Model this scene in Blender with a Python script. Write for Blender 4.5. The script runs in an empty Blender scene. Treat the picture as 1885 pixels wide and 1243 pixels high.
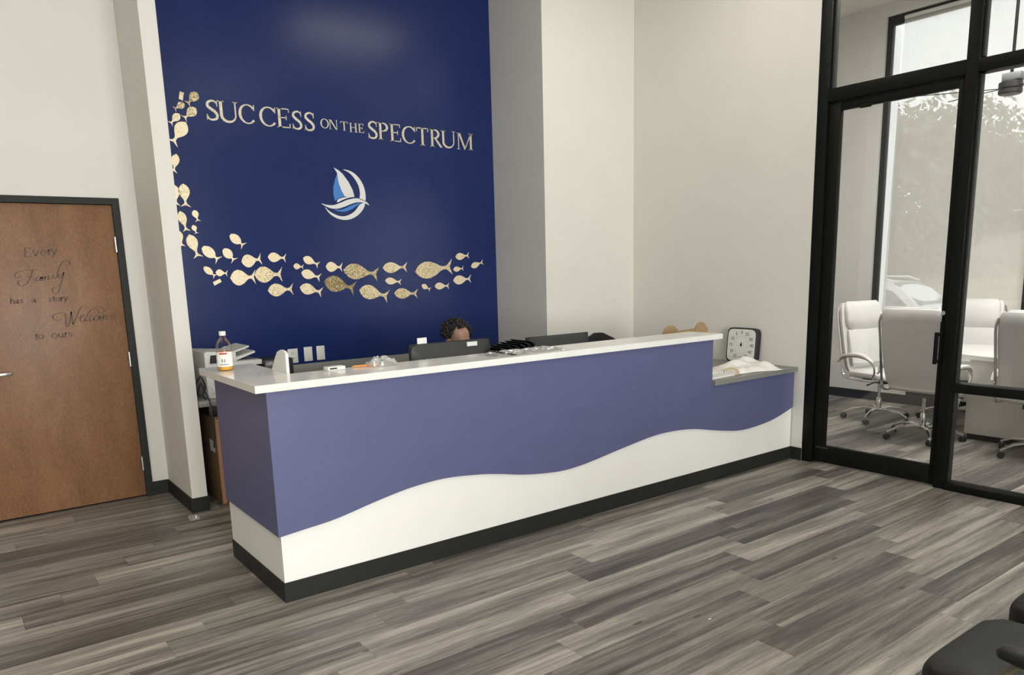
import bpy, bmesh, math, random
from mathutils import Vector, Matrix
from mathutils.geometry import tessellate_polygon
random.seed(7)
scene = bpy.context.scene
COL = scene.collection
PI = math.pi

# ------------------------------------------------------------------ camera
cam_data = bpy.data.cameras.new('camera')
cam = bpy.data.objects.new('camera', cam_data)
COL.objects.link(cam)
cam_data.sensor_fit = 'HORIZONTAL'
cam_data.sensor_width = 36.0
cam_data.lens = 1398.27 / 1885 * 36.0
cam_data.shift_x = -(952.88 - 942.5) / 1885
cam_data.shift_y = (761.76 - 621.5) / 1885
cam_data.clip_start = 0.05
cam_data.clip_end = 400
CR = Vector((0.79684926, -0.60363437, -0.0256281))
CU = Vector((0.13389085, 0.13506599, 0.98174865))
CF = Vector((0.58915575, 0.78573706, -0.18844835))
CP = Vector((-1.14675, -3.42310, 1.55519))
cam.matrix_world = Matrix(((CR.x, CU.x, -CF.x, CP.x), (CR.y, CU.y, -CF.y, CP.y), (CR.z, CU.z, -CF.z, CP.z), (0, 0, 0, 1)))
scene.camera = cam

# ------------------------------------------------------------------ sky and exposure
world = bpy.data.worlds.new('overcast_sky')
scene.world = world
world.use_nodes = True
wbg = world.node_tree.nodes['Background']
wbg.inputs['Color'].default_value = (0.93, 0.97, 1.0, 1)
wbg.inputs['Strength'].default_value = 2.7
scene.view_settings.view_transform = 'Standard'
scene.view_settings.look = 'None'
scene.view_settings.gamma = 1.0
scene.view_settings.use_curve_mapping = False
scene.view_settings.exposure = 0.13
scene.cycles.max_bounces = 8
scene.cycles.caustics_reflective = False
scene.cycles.caustics_refractive = False

# daylight entering through the storefront windows behind the viewer
WIN_Y = -8.4
def daylight(x0, x1, z0, z1, watts):
    ld = bpy.data.lights.new('window_daylight', 'AREA')
    ld.shape = 'RECTANGLE'; ld.size = x1 - x0; ld.size_y = z1 - z0
    ld.energy = watts; ld.color = (1.0, 0.985, 0.955)
    lo = bpy.data.objects.new('window_daylight', ld); COL.objects.link(lo)
    lo.location = ((x0 + x1) / 2, WIN_Y - 0.25, (z0 + z1) / 2)
    lo.rotation_euler = (PI / 2, 0, 0)
    return lo
FRONT_WINDOWS = [(-5.0, -2.9), (-2.5, -0.45), (-0.15, 1.95)]
DAY_WATTS = (115, 305, 305)  # weak leftmost window is added fill for the left-facing sides
for (wx0, wx1), watts in zip(FRONT_WINDOWS, DAY_WATTS):
    daylight(wx0, wx1, 0.45, 3.4, watts)
PANEL_STRENGTH = 9.5

# ------------------------------------------------------------------ materials
MATS = {}
def mat(name, color, rough=0.5, metal=0.0, noise=0.0, nscale=20.0, bump=0.0, bscale=200.0, spec=0.5, coat=0.0, trans=0.0, emit=None, estr=0.0, alpha=None):
    if name in MATS: return MATS[name]
    m = bpy.data.materials.new(name); m.use_nodes = True
    nt = m.node_tree; N = nt.nodes; Lk = nt.links
    b = N['Principled BSDF']
    b.inputs['Base Color'].default_value = (*color, 1)
    b.inputs['Roughness'].default_value = rough
    b.inputs['Metallic'].default_value = metal
    b.inputs['Specular IOR Level'].default_value = spec
    b.inputs['Coat Weight'].default_value = coat
    b.inputs['Transmission Weight'].default_value = trans
    if emit:
        b.inputs['Emission Color'].default_value = (*emit, 1); b.inputs['Emission Strength'].default_value = estr
    tc = N.new('ShaderNodeTexCoord')
    if noise > 0:
        nz = N.new('ShaderNodeTexNoise'); nz.inputs['Scale'].default_value = nscale; nz.inputs['Detail'].default_value = 5
        Lk.new(tc.outputs['Object'], nz.inputs['Vector'])
        mr = N.new('ShaderNodeMapRange'); mr.inputs['From Min'].default_value = 0.25; mr.inputs['From Max'].default_value = 0.75
        mr.inputs['To Min'].default_value = 1 - noise; mr.inputs['To Max'].default_value = 1 + noise
        Lk.new(nz.outputs['Fac'], mr.inputs['Value'])
        mx = N.new('ShaderNodeMix'); mx.data_type = 'RGBA'; mx.blend_type = 'MULTIPLY'; mx.inputs[0].default_value = 1.0
        mx.inputs[6].default_value = (*color, 1)
        Lk.new(mr.outputs['Result'], mx.inputs[7]); Lk.new(mx.outputs[2], b.inputs['Base Color'])
    if bump > 0:
        n2 = N.new('ShaderNodeTexNoise'); n2.inputs['Scale'].default_value = bscale; n2.inputs['Detail'].default_value = 3
        Lk.new(tc.outputs['Object'], n2.inputs['Vector'])
        bp = N.new('ShaderNodeBump'); bp.inputs['Strength'].default_value = bump; bp.inputs['Distance'].default_value = 0.002
        Lk.new(n2.outputs['Fac'], bp.inputs['Height']); Lk.new(bp.outputs['Normal'], b.inputs['Normal'])
    MATS[name] = m
    return m

mat('wall_paint', (0.70, 0.68, 0.63), 0.6, noise=0.02, nscale=3, bump=0.05, bscale=300, spec=0.35)
mat('conference_paint', (0.70, 0.69, 0.66), 0.6, noise=0.02, nscale=3, spec=0.3)
mat('blue_paint', (0.0115, 0.024, 0.110), 0.24, noise=0.05, nscale=2, bump=0.06, bscale=120, spec=0.27)
mat('ceiling_paint', (0.78, 0.76, 0.70), 0.8, noise=0.02)
mat('rubber_base', (0.018, 0.019, 0.0175), 0.5, noise=0.08, nscale=40, spec=0.25)
mat('black_frame', (0.0055, 0.006, 0.0055), 0.5, noise=0.15, nscale=60, spec=0.14)
mat('black_frame_edge', (0.03, 0.031, 0.03), 0.45, noise=0.1, spec=0.3)
mat('door_frame_paint', (0.020, 0.022, 0.020), 0.55, noise=0.1, nscale=30, spec=0.2)
mat('purple_laminate', (0.100, 0.105, 0.215), 0.42, noise=0.03, nscale=4, spec=0.45)
mat('white_laminate', (0.83, 0.815, 0.775), 0.4, noise=0.015, nscale=5)
mat('quartz', (0.79, 0.785, 0.75), 0.16, noise=0.05, nscale=7, spec=0.5)
mat('grey_laminate', (0.22, 0.22, 0.205), 0.4, noise=0.15, nscale=150)
mat('chrome', (0.75, 0.74, 0.71), 0.12, metal=1.0, noise=0.03)
mat('steel', (0.62, 0.61, 0.58), 0.3, metal=1.0, noise=0.04)
mat('white_leather', (0.80, 0.79, 0.765), 0.42, noise=0.03, nscale=10, bump=0.12, bscale=350)
mat('black_plastic', (0.014, 0.014, 0.014), 0.42, noise=0.1)
mat('monitor_plastic', (0.026, 0.027, 0.027), 0.5, noise=0.08, bump=0.1, bscale=500)
mat('black_leather', (0.011, 0.012, 0.0115), 0.45, noise=0.12, nscale=15, bump=0.35, bscale=260, spec=0.22)
mat('black_fabric', (0.012, 0.012, 0.013), 0.9, noise=0.2, nscale=150)
mat('white_plastic', (0.72, 0.72, 0.69), 0.4, noise=0.02)
mat('printer_white', (0.66, 0.66, 0.63), 0.45, noise=0.02)
mat('printer_grey', (0.16, 0.165, 0.165), 0.45, noise=0.05)
mat('slot_dark', (0.01, 0.01, 0.01), 0.6, noise=0.1)
mat('cardboard', (0.21, 0.125, 0.065), 0.85, noise=0.12, nscale=25)
mat('cardboard_edge', (0.46, 0.24, 0.13), 0.85, noise=0.12, nscale=25)
mat('brown_board', (0.35, 0.235, 0.12), 0.7, noise=0.12, nscale=30)
mat('paper', (0.80, 0.79, 0.75), 0.7, noise=0.03)
mat('cloth_white', (0.78, 0.77, 0.73), 0.9, noise=0.04, nscale=40, bump=0.2, bscale=400)
mat('tan_cord', (0.55, 0.44, 0.24), 0.8, noise=0.1)
mat('orange_plastic', (0.62, 0.26, 0.07), 0.5, noise=0.05)
mat('print_red', (0.45, 0.06, 0.04), 0.6, noise=0.05)
mat('print_black', (0.012, 0.012, 0.012), 0.6, noise=0.05)
mat('print_grey', (0.25, 0.25, 0.25), 0.6, noise=0.05)
mat('toner_black', (0.012, 0.013, 0.016), 0.45, noise=0.1)
mat('logo_white', (0.74, 0.74, 0.72), 0.4, noise=0.02)
mat('logo_blue', (0.05, 0.21, 0.56), 0.4, noise=0.03)
mat('door_letter', (0.10, 0.052, 0.029), 0.6, noise=0.15)
mat('skin', (0.30, 0.165, 0.115), 0.5, noise=0.08, nscale=18)
mat('hair', (0.006, 0.006, 0.006), 0.7, noise=0.3, nscale=60)
mat('shirt', (0.015, 0.017, 0.024), 0.9, noise=0.1)
mat('trousers', (0.03, 0.03, 0.036), 0.9, noise=0.1)
mat('car_paint', (0.80, 0.80, 0.80), 0.25, noise=0.02, coat=0.5)
mat('car_glass', (0.10, 0.11, 0.12), 0.08, noise=0.05)
mat('tyre', (0.015, 0.015, 0.015), 0.8, noise=0.1)
mat('asphalt', (0.50, 0.46, 0.41), 0.9, noise=0.15, nscale=3)
mat('bank_grass', (0.46, 0.38, 0.28), 0.95, noise=0.3, nscale=1.2)
mat('leaf', (0.17, 0.185, 0.085), 0.8, noise=0.35, nscale=1.5)
mat('bark', (0.12, 0.085, 0.055), 0.9, noise=0.3, nscale=8)
mat('debris_white', (0.8, 0.79, 0.76), 0.6, noise=0.05)
mat('bright_fin_white', (0.88, 0.88, 0.87), 0.9, noise=0.03)
mat('slab', (0.03, 0.028, 0.025), 0.8, noise=0.1)
mat('brass_edge', (0.10, 0.085, 0.055), 0.4, noise=0.1)
mat('contents_grey', (0.18, 0.18, 0.18), 0.6, noise=0.3, nscale=60)
mat('pale_foil', (0.66, 0.60, 0.44), 0.4, metal=0.25, noise=0.35, nscale=80, bump=0.3, bscale=120)
mat('lamp_diffuser', (0.9, 0.9, 0.88), 0.5, noise=0.01, emit=(1.0, 0.93, 0.82), estr=PANEL_STRENGTH)
mat('meeting_fill', (0.9, 0.9, 0.88), 0.5, noise=0.01, emit=(1.0, 0.99, 0.97), estr=42.0)  # glow of the added meeting room fill panels

def glass_mat(name, tint, refl=1.0, rough=0.0):
    m = bpy.data.materials.new(name); m.use_nodes = True
    nt = m.node_tree; N = nt.nodes; Lk = nt.links
    N.remove(N['Principled BSDF']); out = N['Material Output']
    tr = N.new('ShaderNodeBsdfTransparent'); tr.inputs['Color'].default_value = (*tint, 1)
    gl = N.new('ShaderNodeBsdfGlossy'); gl.inputs['Roughness'].default_value = rough
    fr = N.new('ShaderNodeFresnel'); fr.inputs['IOR'].default_value = 1.45
    mu = N.new('ShaderNodeMath'); mu.operation = 'MULTIPLY'; mu.inputs[1].default_value = refl
    mx = N.new('ShaderNodeMixShader')
    Lk.new(fr.outputs[0], mu.inputs[0]); Lk.new(mu.outputs[0], mx.inputs[0])
    Lk.new(tr.outputs[0], mx.inputs[1]); Lk.new(gl.outputs[0], mx.inputs[2]); Lk.new(mx.outputs[0], out.inputs[0])
    MATS[name] = m
    return m
glass_mat('door_glass', (0.945, 0.945, 0.94), 0.8)
glass_mat('window_glass', (0.965, 0.975, 0.97), 0.8)
glass_mat('clear_plastic', (0.86, 0.86, 0.86), 2.2, 0.12)
glass_mat('bottle_plastic', (0.98, 0.98, 0.975), 0.6, 0.05)

def film_mat():
    m = bpy.data.materials.new('thin_film'); m.use_nodes = True
    nt = m.node_tree; N = nt.nodes; Lk = nt.links
    N.remove(N['Principled BSDF']); out = N['Material Output']
    tr = N.new('ShaderNodeBsdfTransparent'); gl = N.new('ShaderNodeBsdfGlossy'); gl.inputs['Roughness'].default_value = 0.18
    df = N.new('ShaderNodeBsdfDiffuse'); df.inputs['Color'].default_value = (.75, .75, .74, 1)
    m1 = N.new('ShaderNodeMixShader'); m1.inputs[0].default_value = 0.45; Lk.new(df.outputs[0], m1.inputs[1]); Lk.new(gl.outputs[0], m1.inputs[2])
    m2 = N.new('ShaderNodeMixShader'); m2.inputs[0].default_value = 0.38; Lk.new(tr.outputs[0], m2.inputs[1]); Lk.new(m1.outputs[0], m2.inputs[2]); Lk.new(m2.outputs[0], out.inputs[0])
    MATS['thin_film'] = m
film_mat()
def juice_mat():
    m = bpy.data.materials.new('juice'); m.use_nodes = True
    b = m.node_tree.nodes['Principled BSDF']
    b.inputs['Base Color'].default_value = (0.90, 0.45, 0.06, 1); b.inputs['Roughness'].default_value = 0.1
    b.inputs['Subsurface Weight'].default_value = 0.3
    b.inputs['Subsurface Radius'].default_value = (0.02, 0.01, 0.003)
    MATS['juice'] = m
juice_mat()

def shade_mat():
    # woven screen fabric: open weave lets part of the view through, threads scatter daylight
    m = bpy.data.materials.new('screen_fabric'); m.use_nodes = True
    nt = m.node_tree; N = nt.nodes; Lk = nt.links
    N.remove(N['Principled BSDF']); out = N['Material Output']
    tr = N.new('ShaderNodeBsdfTransparent')
    tl = N.new('ShaderNodeBsdfTranslucent'); tl.inputs['Color'].default_value = (0.74, 0.69, 0.64, 1)
    df = N.new('ShaderNodeBsdfDiffuse'); df.inputs['Color'].default_value = (0.70, 0.67, 0.60, 1)
    m1 = N.new('ShaderNodeMixShader'); m1.inputs[0].default_value = 0.25
    Lk.new(tl.outputs[0], m1.inputs[1]); Lk.new(df.outputs[0], m1.inputs[2])
    tc = N.new('ShaderNodeTexCoord'); mp = N.new('ShaderNodeMapping'); mp.inputs['Scale'].default_value = (1, 90, 1.2)
    nz = N.new('ShaderNodeTexNoise'); nz.inputs['Scale'].default_value = 3.0; nz.inputs['Detail'].default_value = 2
    Lk.new(tc.outputs['Object'], mp.inputs['Vector']); Lk.new(mp.outputs[0], nz.inputs['Vector'])
    mr = N.new('ShaderNodeMapRange'); mr.inputs['From Min'].default_value = 0.3; mr.inputs['From Max'].default_value = 0.7
    mr.inputs['To Min'].default_value = 0.73; mr.inputs['To Max'].default_value = 0.81
    Lk.new(nz.outputs['Fac'], mr.inputs['Value'])
    mx = N.new('ShaderNodeMixShader')
    Lk.new(mr.outputs['Result'], mx.inputs[0]); Lk.new(tr.outputs[0], mx.inputs[1]); Lk.new(m1.outputs[0], mx.inputs[2])
    Lk.new(mx.outputs[0], out.inputs[0])
    MATS['screen_fabric'] = m
shade_mat()

def gold_mat():
    m = bpy.data.materials.new('gold_foil'); m.use_nodes = True
    nt = m.node_tree; N = nt.nodes; Lk = nt.links; b = N['Principled BSDF']
    oi = N.new('ShaderNodeObjectInfo'); tc = N.new('ShaderNodeTexCoord')
    nz = N.new('ShaderNodeTexNoise'); nz.inputs['Scale'].default_value = 90; nz.inputs['Detail'].default_value = 6; nz.inputs['Distortion'].default_value = 1.2
    Lk.new(tc.outputs['Object'], nz.inputs['Vector'])
    # share of crumpled dark creases differs from piece to piece (object colour red)
    sep = N.new('ShaderNodeSeparateColor'); Lk.new(oi.outputs['Color'], sep.inputs[0])
    ma = N.new('ShaderNodeMath'); ma.operation = 'ADD'
    sc = N.new('ShaderNodeMath'); sc.operation = 'MULTIPLY_ADD'; sc.inputs[1].default_value = 0.30; sc.inputs[2].default_value = -0.14
    Lk.new(sep.outputs[0], sc.inputs[0]); Lk.new(nz.outputs['Fac'], ma.inputs[0]); Lk.new(sc.outputs[0], ma.inputs[1])
    cr = N.new('ShaderNodeValToRGB')
    cr.color_ramp.elements[0].position = 0.44; cr.color_ramp.elements[0].color = (0.86, 0.73, 0.51, 1)
    cr.color_ramp.elements[1].position = 0.66; cr.color_ramp.elements[1].color = (0.20, 0.15, 0.05, 1)
    e = cr.color_ramp.elements.new(0.54); e.color = (0.70, 0.57, 0.33, 1)
    Lk.new(ma.outputs[0], cr.inputs[0]); Lk.new(cr.outputs[0], b.inputs['Base Color'])
    b.inputs['Metallic'].default_value = 0.3; b.inputs['Roughness'].default_value = 0.45
    bp = N.new('ShaderNodeBump'); bp.inputs['Strength'].default_value = 0.5; bp.inputs['Distance'].default_value = 0.002
    Lk.new(nz.outputs['Fac'], bp.inputs['Height']); Lk.new(bp.outputs[0], b.inputs['Normal'])
    MATS['gold_foil'] = m
gold_mat()

def plank_mat():
    m = bpy.data.materials.new('vinyl_plank'); m.use_nodes = True
    nt = m.node_tree; N = nt.nodes; Lk = nt.links; b = N['Principled BSDF']
    geo = N.new('ShaderNodeNewGeometry'); oi = N.new('ShaderNodeObjectInfo')
    sep = N.new('ShaderNodeSeparateColor'); Lk.new(oi.outputs['Color'], sep.inputs[0])
    off = N.new('ShaderNodeCombineXYZ')
    k = N.new('ShaderNodeMath'); k.operation = 'MULTIPLY'; k.inputs[1].default_value = 37.0
    Lk.new(sep.outputs[1], k.inputs[0]); Lk.new(k.outputs[0], off.inputs[0]); Lk.new(k.outputs[0], off.inputs[2])
    add = N.new('ShaderNodeVectorMath'); add.operation = 'ADD'
    Lk.new(geo.outputs['Position'], add.inputs[0]); Lk.new(off.outputs[0], add.inputs[1])
    def streak(sx, sy, detail, dist=0.0, scale=1.0):
        mp = N.new('ShaderNodeMapping'); mp.inputs['Scale'].default_value = (sx, sy, 1)
        nz = N.new('ShaderNodeTexNoise'); nz.inputs['Scale'].default_value = scale; nz.inputs['Detail'].default_value = detail; nz.inputs['Distortion'].default_value = dist
        Lk.new(add.outputs[0], mp.inputs['Vector']); Lk.new(mp.outputs[0], nz.inputs['Vector'])
        return nz.outputs['Fac']
    band = streak(0.45, 10, 2, 0.25)        # broad bands along the board
    mid = streak(2.6, 48, 5, 0.6)     # streaks
    fine = streak(16, 300, 2)          # pores
    def madd(a, mul, c):
        n = N.new('ShaderNodeMath'); n.operation = 'MULTIPLY_ADD'; n.inputs[1].default_value = mul
        Lk.new(a, n.inputs[0])
        if isinstance(c, float): n.inputs[2].default_value = c
        else: Lk.new(c, n.inputs[2])
        return n.outputs[0]
    t = madd(sep.outputs[0], 0.60, -0.85)
    t = madd(band, 1.05, t); t = madd(mid, 0.72, t); t = madd(fine, 0.34, t)
    mpk = N.new('ShaderNodeMapping'); mpk.inputs['Scale'].default_value = (2.2, 6.5, 1)
    vk = N.new('ShaderNodeTexVoronoi'); vk.inputs['Scale'].default_value = 1.0; vk.inputs['Randomness'].default_value = 1.0
    Lk.new(add.outputs[0], mpk.inputs['Vector']); Lk.new(mpk.outputs[0], vk.inputs['Vector'])
    mk = N.new('ShaderNodeMapRange'); mk.inputs['From Min'].default_value = 0.02; mk.inputs['From Max'].default_value = 0.085
    mk.inputs['To Min'].default_value = -0.38; mk.inputs['To Max'].default_value = 0.0
    Lk.new(vk.outputs['Distance'], mk.inputs['Value']); t = madd(mk.outputs['Result'], 1.0, t)
    cr = N.new('ShaderNodeValToRGB'); el = cr.color_ramp.elements
    el[0].position = 0.05; el[0].color = (0.045, 0.040, 0.038, 1)
    el[1].position = 0.98; el[1].color = (0.58, 0.535, 0.46, 1)
    e = el.new(0.35); e.color = (0.115, 0.103, 0.096, 1)
    e = el.new(0.62); e.color = (0.275, 0.250, 0.220, 1)
    Lk.new(t, cr.inputs[0]); Lk.new(cr.outputs[0], b.inputs['Base Color'])
    b.inputs['Roughness'].default_value = 0.42; b.inputs['Specular IOR Level'].default_value = 0.4
    bp = N.new('ShaderNodeBump'); bp.inputs['Strength'].default_value = 0.12; bp.inputs['Distance'].default_value = 0.001
    Lk.new(mid, bp.inputs['Height']); Lk.new(bp.outputs[0], b.inputs['Normal'])
    MATS['vinyl_plank'] = m
plank_mat()

def wood_mat():
    m = bpy.data.materials.new('door_veneer'); m.use_nodes = True
    nt = m.node_tree; N = nt.nodes; Lk = nt.links; b = N['Principled BSDF']
    tc = N.new('ShaderNodeTexCoord')
    mp = N.new('ShaderNodeMapping'); mp.inputs['Scale'].default_value = (5, 5, 1.6)
    n1 = N.new('ShaderNodeTexNoise'); n1.inputs['Scale'].default_value = 1.3; n1.inputs['Detail'].default_value = 6; n1.inputs['Distortion'].default_value = 0.8
    Lk.new(tc.outputs['Object'], mp.inputs['Vector']); Lk.new(mp.outputs[0], n1.inputs['Vector'])
    mp2 = N.new('ShaderNodeMapping'); mp2.inputs['Scale'].default_value = (150, 150, 45)
    n2 = N.new('ShaderNodeTexNoise'); n2.inputs['Scale'].default_value = 1.0; n2.inputs['Detail'].default_value = 2
    Lk.new(tc.outputs['Object'], mp2.inputs['Vector']); Lk.new(mp2.outputs[0], n2.inputs['Vector'])
    ad = N.new('ShaderNodeMath'); ad.operation = 'MULTIPLY_ADD'; ad.inputs[1].default_value = 0.55
    hf = N.new('ShaderNodeMath'); hf.operation = 'MULTIPLY_ADD'; hf.inputs[1].default_value = 0.5; hf.inputs[2].default_value = 0.25
    Lk.new(n1.outputs['Fac'], hf.inputs[0])
    Lk.new(n2.outputs['Fac'], ad.inputs[0]); Lk.new(hf.outputs[0], ad.inputs[2])
    cr = N.new('ShaderNodeValToRGB'); el = cr.color_ramp.elements
    el[0].position = 0.55; el[0].color = (0.150, 0.070, 0.033, 1)
    el[1].position = 0.98; el[1].color = (0.275, 0.145, 0.075, 1)
    Lk.new(ad.outputs[0], cr.inputs[0]); Lk.new(cr.outputs[0], b.inputs['Base Color'])
    b.inputs['Roughness'].default_value = 0.42; b.inputs['Specular IOR Level'].default_value = 0.3
    MATS['door_veneer'] = m
wood_mat()

# ------------------------------------------------------------------ mesh helpers
class MB:
    def __init__(s): s.v = []; s.f = []; s.sm = []
    def add(s, vs, fs, smooth=False):
        o = len(s.v); s.v += [tuple(p) for p in vs]
        for f in fs: s.f.append(tuple(i + o for i in f)); s.sm.append(smooth)
        return s
    def box(s, x0, x1, y0, y1, z0, z1, b=0.0):
        if x0 > x1: x0, x1 = x1, x0
        if y0 > y1: y0, y1 = y1, y0
        if z0 > z1: z0, z1 = z1, z0
        if b <= 0:
            vs = [(x0,y0,z0),(x1,y0,z0),(x1,y1,z0),(x0,y1,z0),(x0,y0,z1),(x1,y0,z1),(x1,y1,z1),(x0,y1,z1)]
            return s.add(vs, [(0,3,2,1),(4,5,6,7),(0,1,5,4),(1,2,6,5),(2,3,7,6),(3,0,4,7)])
        bm = bmesh.new(); bmesh.ops.create_cube(bm, size=1)
        for v in bm.verts: v.co = Vector(((x0+x1)/2 + v.co.x*(x1-x0), (y0+y1)/2 + v.co.y*(y1-y0), (z0+z1)/2 + v.co.z*(z1-z0)))
        b = min(b, (x1-x0)*.45, (y1-y0)*.45, (z1-z0)*.45)
        bmesh.ops.bevel(bm, geom=bm.edges[:], offset=b, segments=2, profile=0.5, affect='EDGES')
        s.bm(bm, True); return s
    def bm(s, bm, smooth=False):
        bm.verts.index_update()
        s.add([v.co[:] for v in bm.verts], [[v.index for v in f.verts] for f in bm.faces], smooth); bm.free(); return s
    def loft(s, rings, close_ends=True, smooth=True):
        n = len(rings[0]); vs = [p for r in rings for p in r]; fs = []
        for i in range(len(rings) - 1):
            for j in range(n):
                a = i*n + j; b2 = i*n + (j+1) % n
                fs.append((a, b2, b2 + n, a + n))
        if close_ends:
            fs.append(tuple(range(n-1, -1, -1))); fs.append(tuple((len(rings)-1)*n + j for j in range(n)))
        return s.add(vs, fs, smooth)
    def tube(s, pts, r, n=8, closed=False):
        pts = [Vector(p) for p in pts]; m = len(pts)
        rr = r if isinstance(r, (list, tuple)) else [r]*m
        rings = []; up = None
        for i, p in enumerate(pts):
            if closed: t = pts[(i+1) % m] - pts[i-1]
            else: t = pts[min(i+1, m-1)] - pts[max(i-1, 0)]
            t.normalize()
            if up is None:
                up = Vector((0,0,1)) if abs(t.z) < 0.9 else Vector((1,0,0))
            a = t.cross(up)
            if a.length < 1e-6: a = t.cross(Vector((0,1,0)))
            a.normalize(); b2 = a.cross(t); b2.normalize(); up = b2
            rings.append([p + (a*math.cos(2*PI*k/n) + b2*math.sin(2*PI*k/n))*rr[i] for k in range(n)])
        if closed: rings.append(rings[0])
        return s.loft(rings, not closed)
    def lathe(s, prof, n=20, c=(0,0,0), axis='z'):
        rings = []
        for r_, h in prof:
            ring = []
            for k in range(n):
                a = 2*PI*k/n; x, y = r_*math.cos(a), r_*math.sin(a)
                if axis == 'z': p = (c[0]+x, c[1]+y, c[2]+h)
                elif axis == 'x': p = (c[0]+h, c[1]+x, c[2]+y)
                else: p = (c[0]+y, c[1]+h, c[2]+x)
                ring.append(p)
            rings.append(ring)
        return s.loft(rings, True)
    def prism(s, poly, fn, d0, d1, smooth=False):
        """poly: 2D outline, fn(a, b, d) -> 3D, extruded from d0 to d1"""
        n = len(poly)
        tris = tessellate_polygon([[Vector((a, b, 0)) for a, b in poly]])
        vs = [fn(a, b, d0) for a, b in poly] + [fn(a, b, d1) for a, b in poly]
        fs = [tuple(t) for t in tris] + [tuple(n + i for i in reversed(t)) for t in tris]
        fs += [(i, (i+1) % n, n + (i+1) % n, n + i) for i in range(n)]
        return s.add(vs, fs, smooth)
    def ribbon(s, pts, ws, fn, d0, d1):
        """flat stroke with varying width"""
        P = [Vector((a, b)) for a, b in pts]; L_, R_ = [], []
        for i, p in enumerate(P):
            t = P[min(i+1, len(P)-1)] - P[max(i-1, 0)]
            if t.length < 1e-9: t = Vector((1, 0))
            t.normalize(); nn = Vector((-t.y, t.x)); w = ws[i] if isinstance(ws, (list, tuple)) else ws
            L_.append(p + nn*w/2); R_.append(p - nn*w/2)
        m = len(P); vs = []
        for d in (d0, d1):
            vs += [fn(q.x, q.y, d) for q in L_] + [fn(q.x, q.y, d) for q in R_]
        fs = []
        for i in range(m-1):
            a, b2, c2, d2 = i, i+1, m+i+1, m+i
            fs += [(a, b2, c2, d2), (2*m+d2, 2*m+c2, 2*m+b2, 2*m+a), (b2, a, 2*m+a, 2*m+b2), (d2, c2, 2*m+c2, 2*m+d2)]
        fs += [(0, m, 3*m, 2*m), (m-1, 3*m-1, 4*m-1, 2*m-1)]
        return s.add(vs, fs)
    def mesh(s, name, m):
        me = bpy.data.meshes.new(name); me.from_pydata(s.v, [], s.f); me.update()
        bm = bmesh.new(); bm.from_mesh(me); bmesh.ops.recalc_face_normals(bm, faces=bm.faces[:]); bm.to_mesh(me); bm.free()
        for p, sm in zip(me.polygons, s.sm): p.use_smooth = sm
        if any(s.sm): 
            try: me.set_sharp_from_angle(angle=math.radians(40))
            except Exception: pass
        me.materials.append(MATS[m]); return me
    def build(s, name, m, parent=None, loc=None):
        o = bpy.data.objects.new(name, s.mesh(name, m)); COL.objects.link(o)
        if parent is not None: o.parent = parent
        if loc is not None: o.location = loc
        return o

def B(x0, x1, y0, y1, z0, z1, b=0.0): return MB().box(x0, x1, y0, y1, z0, z1, b)
def tag(o, label=None, cat=None, group=None, kind=None):
    if label: o['label'] = label
    if cat: o['category'] = cat
    if group: o['group'] = group
    if kind: o['kind'] = kind
    return o
def thing(name, label, cat, loc=(0,0,0), rz=0.0, group=None):
    o = bpy.data.objects.new(name, None); COL.objects.link(o)
    o.empty_display_size = 0.1; o.location = loc; o.rotation_euler = (0, 0, rz)
    return tag(o, label, cat, group)
def struct(name, mb, m, label=None):
    o = mb.build(name, m); o['kind'] = 'structure'
    if label: o['label'] = label
    return o
def copy_tree(o, parent=None):
    c = o.copy(); COL.objects.link(c); c.parent = parent
    for ch in list(o.children): copy_tree(ch, c)
    return c
def rrect(hw, hh, n=24, e=4.0):
    """superellipse ring as 2D points"""
    out = []
    for k in range(n):
        a = 2*PI*k/n; c, s_ = math.cos(a), math.sin(a)
        out.append((hw*math.copysign(abs(c)**(2/e), c), hh*math.copysign(abs(s_)**(2/e), s_)))
    return out
def smooth_path(pts, sub=6, closed=False):
    P = [Vector(p) for p in pts]; n = len(P); out = []
    rng = range(n if closed else n-1)
    for i in rng:
        p0 = P[i-1] if (closed or i > 0) else P[i]; p1 = P[i]; p2 = P[(i+1) % n]
        p3 = P[(i+2) % n] if (closed or i+2 < n) else p2
        for k in range(sub):
            t = k/sub
            out.append(0.5*((2*p1) + (p2-p0)*t + (2*p0-5*p1+4*p2-p3)*t*t + (3*p1-p0-3*p2+p3)*t**3))
    if not closed: out.append(P[-1])
    return out
def text_mesh(mb, txt, size, fn, d0, d1):
    """built-in font outlines as thin solid letters"""
    cu = bpy.data.curves.new('tmp_text', 'FONT'); cu.body = txt; cu.size = size; cu.align_x = 'CENTER'; cu.align_y = 'CENTER'; cu.resolution_u = 3
    ob = bpy.data.objects.new('tmp_text', cu); COL.objects.link(ob)
    dg = bpy.context.evaluated_depsgraph_get(); me = bpy.data.meshes.new_from_object(ob.evaluated_get(dg))
    vs = [v.co.copy() for v in me.vertices]; fs = [tuple(p.vertices) for p in me.polygons]; n = len(vs)
    allv = [fn(v.x, v.y, d1) for v in vs]
    mb.add(allv, fs)
    bpy.data.objects.remove(ob); bpy.data.curves.remove(cu); bpy.data.meshes.remove(me)
    return mb
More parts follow.
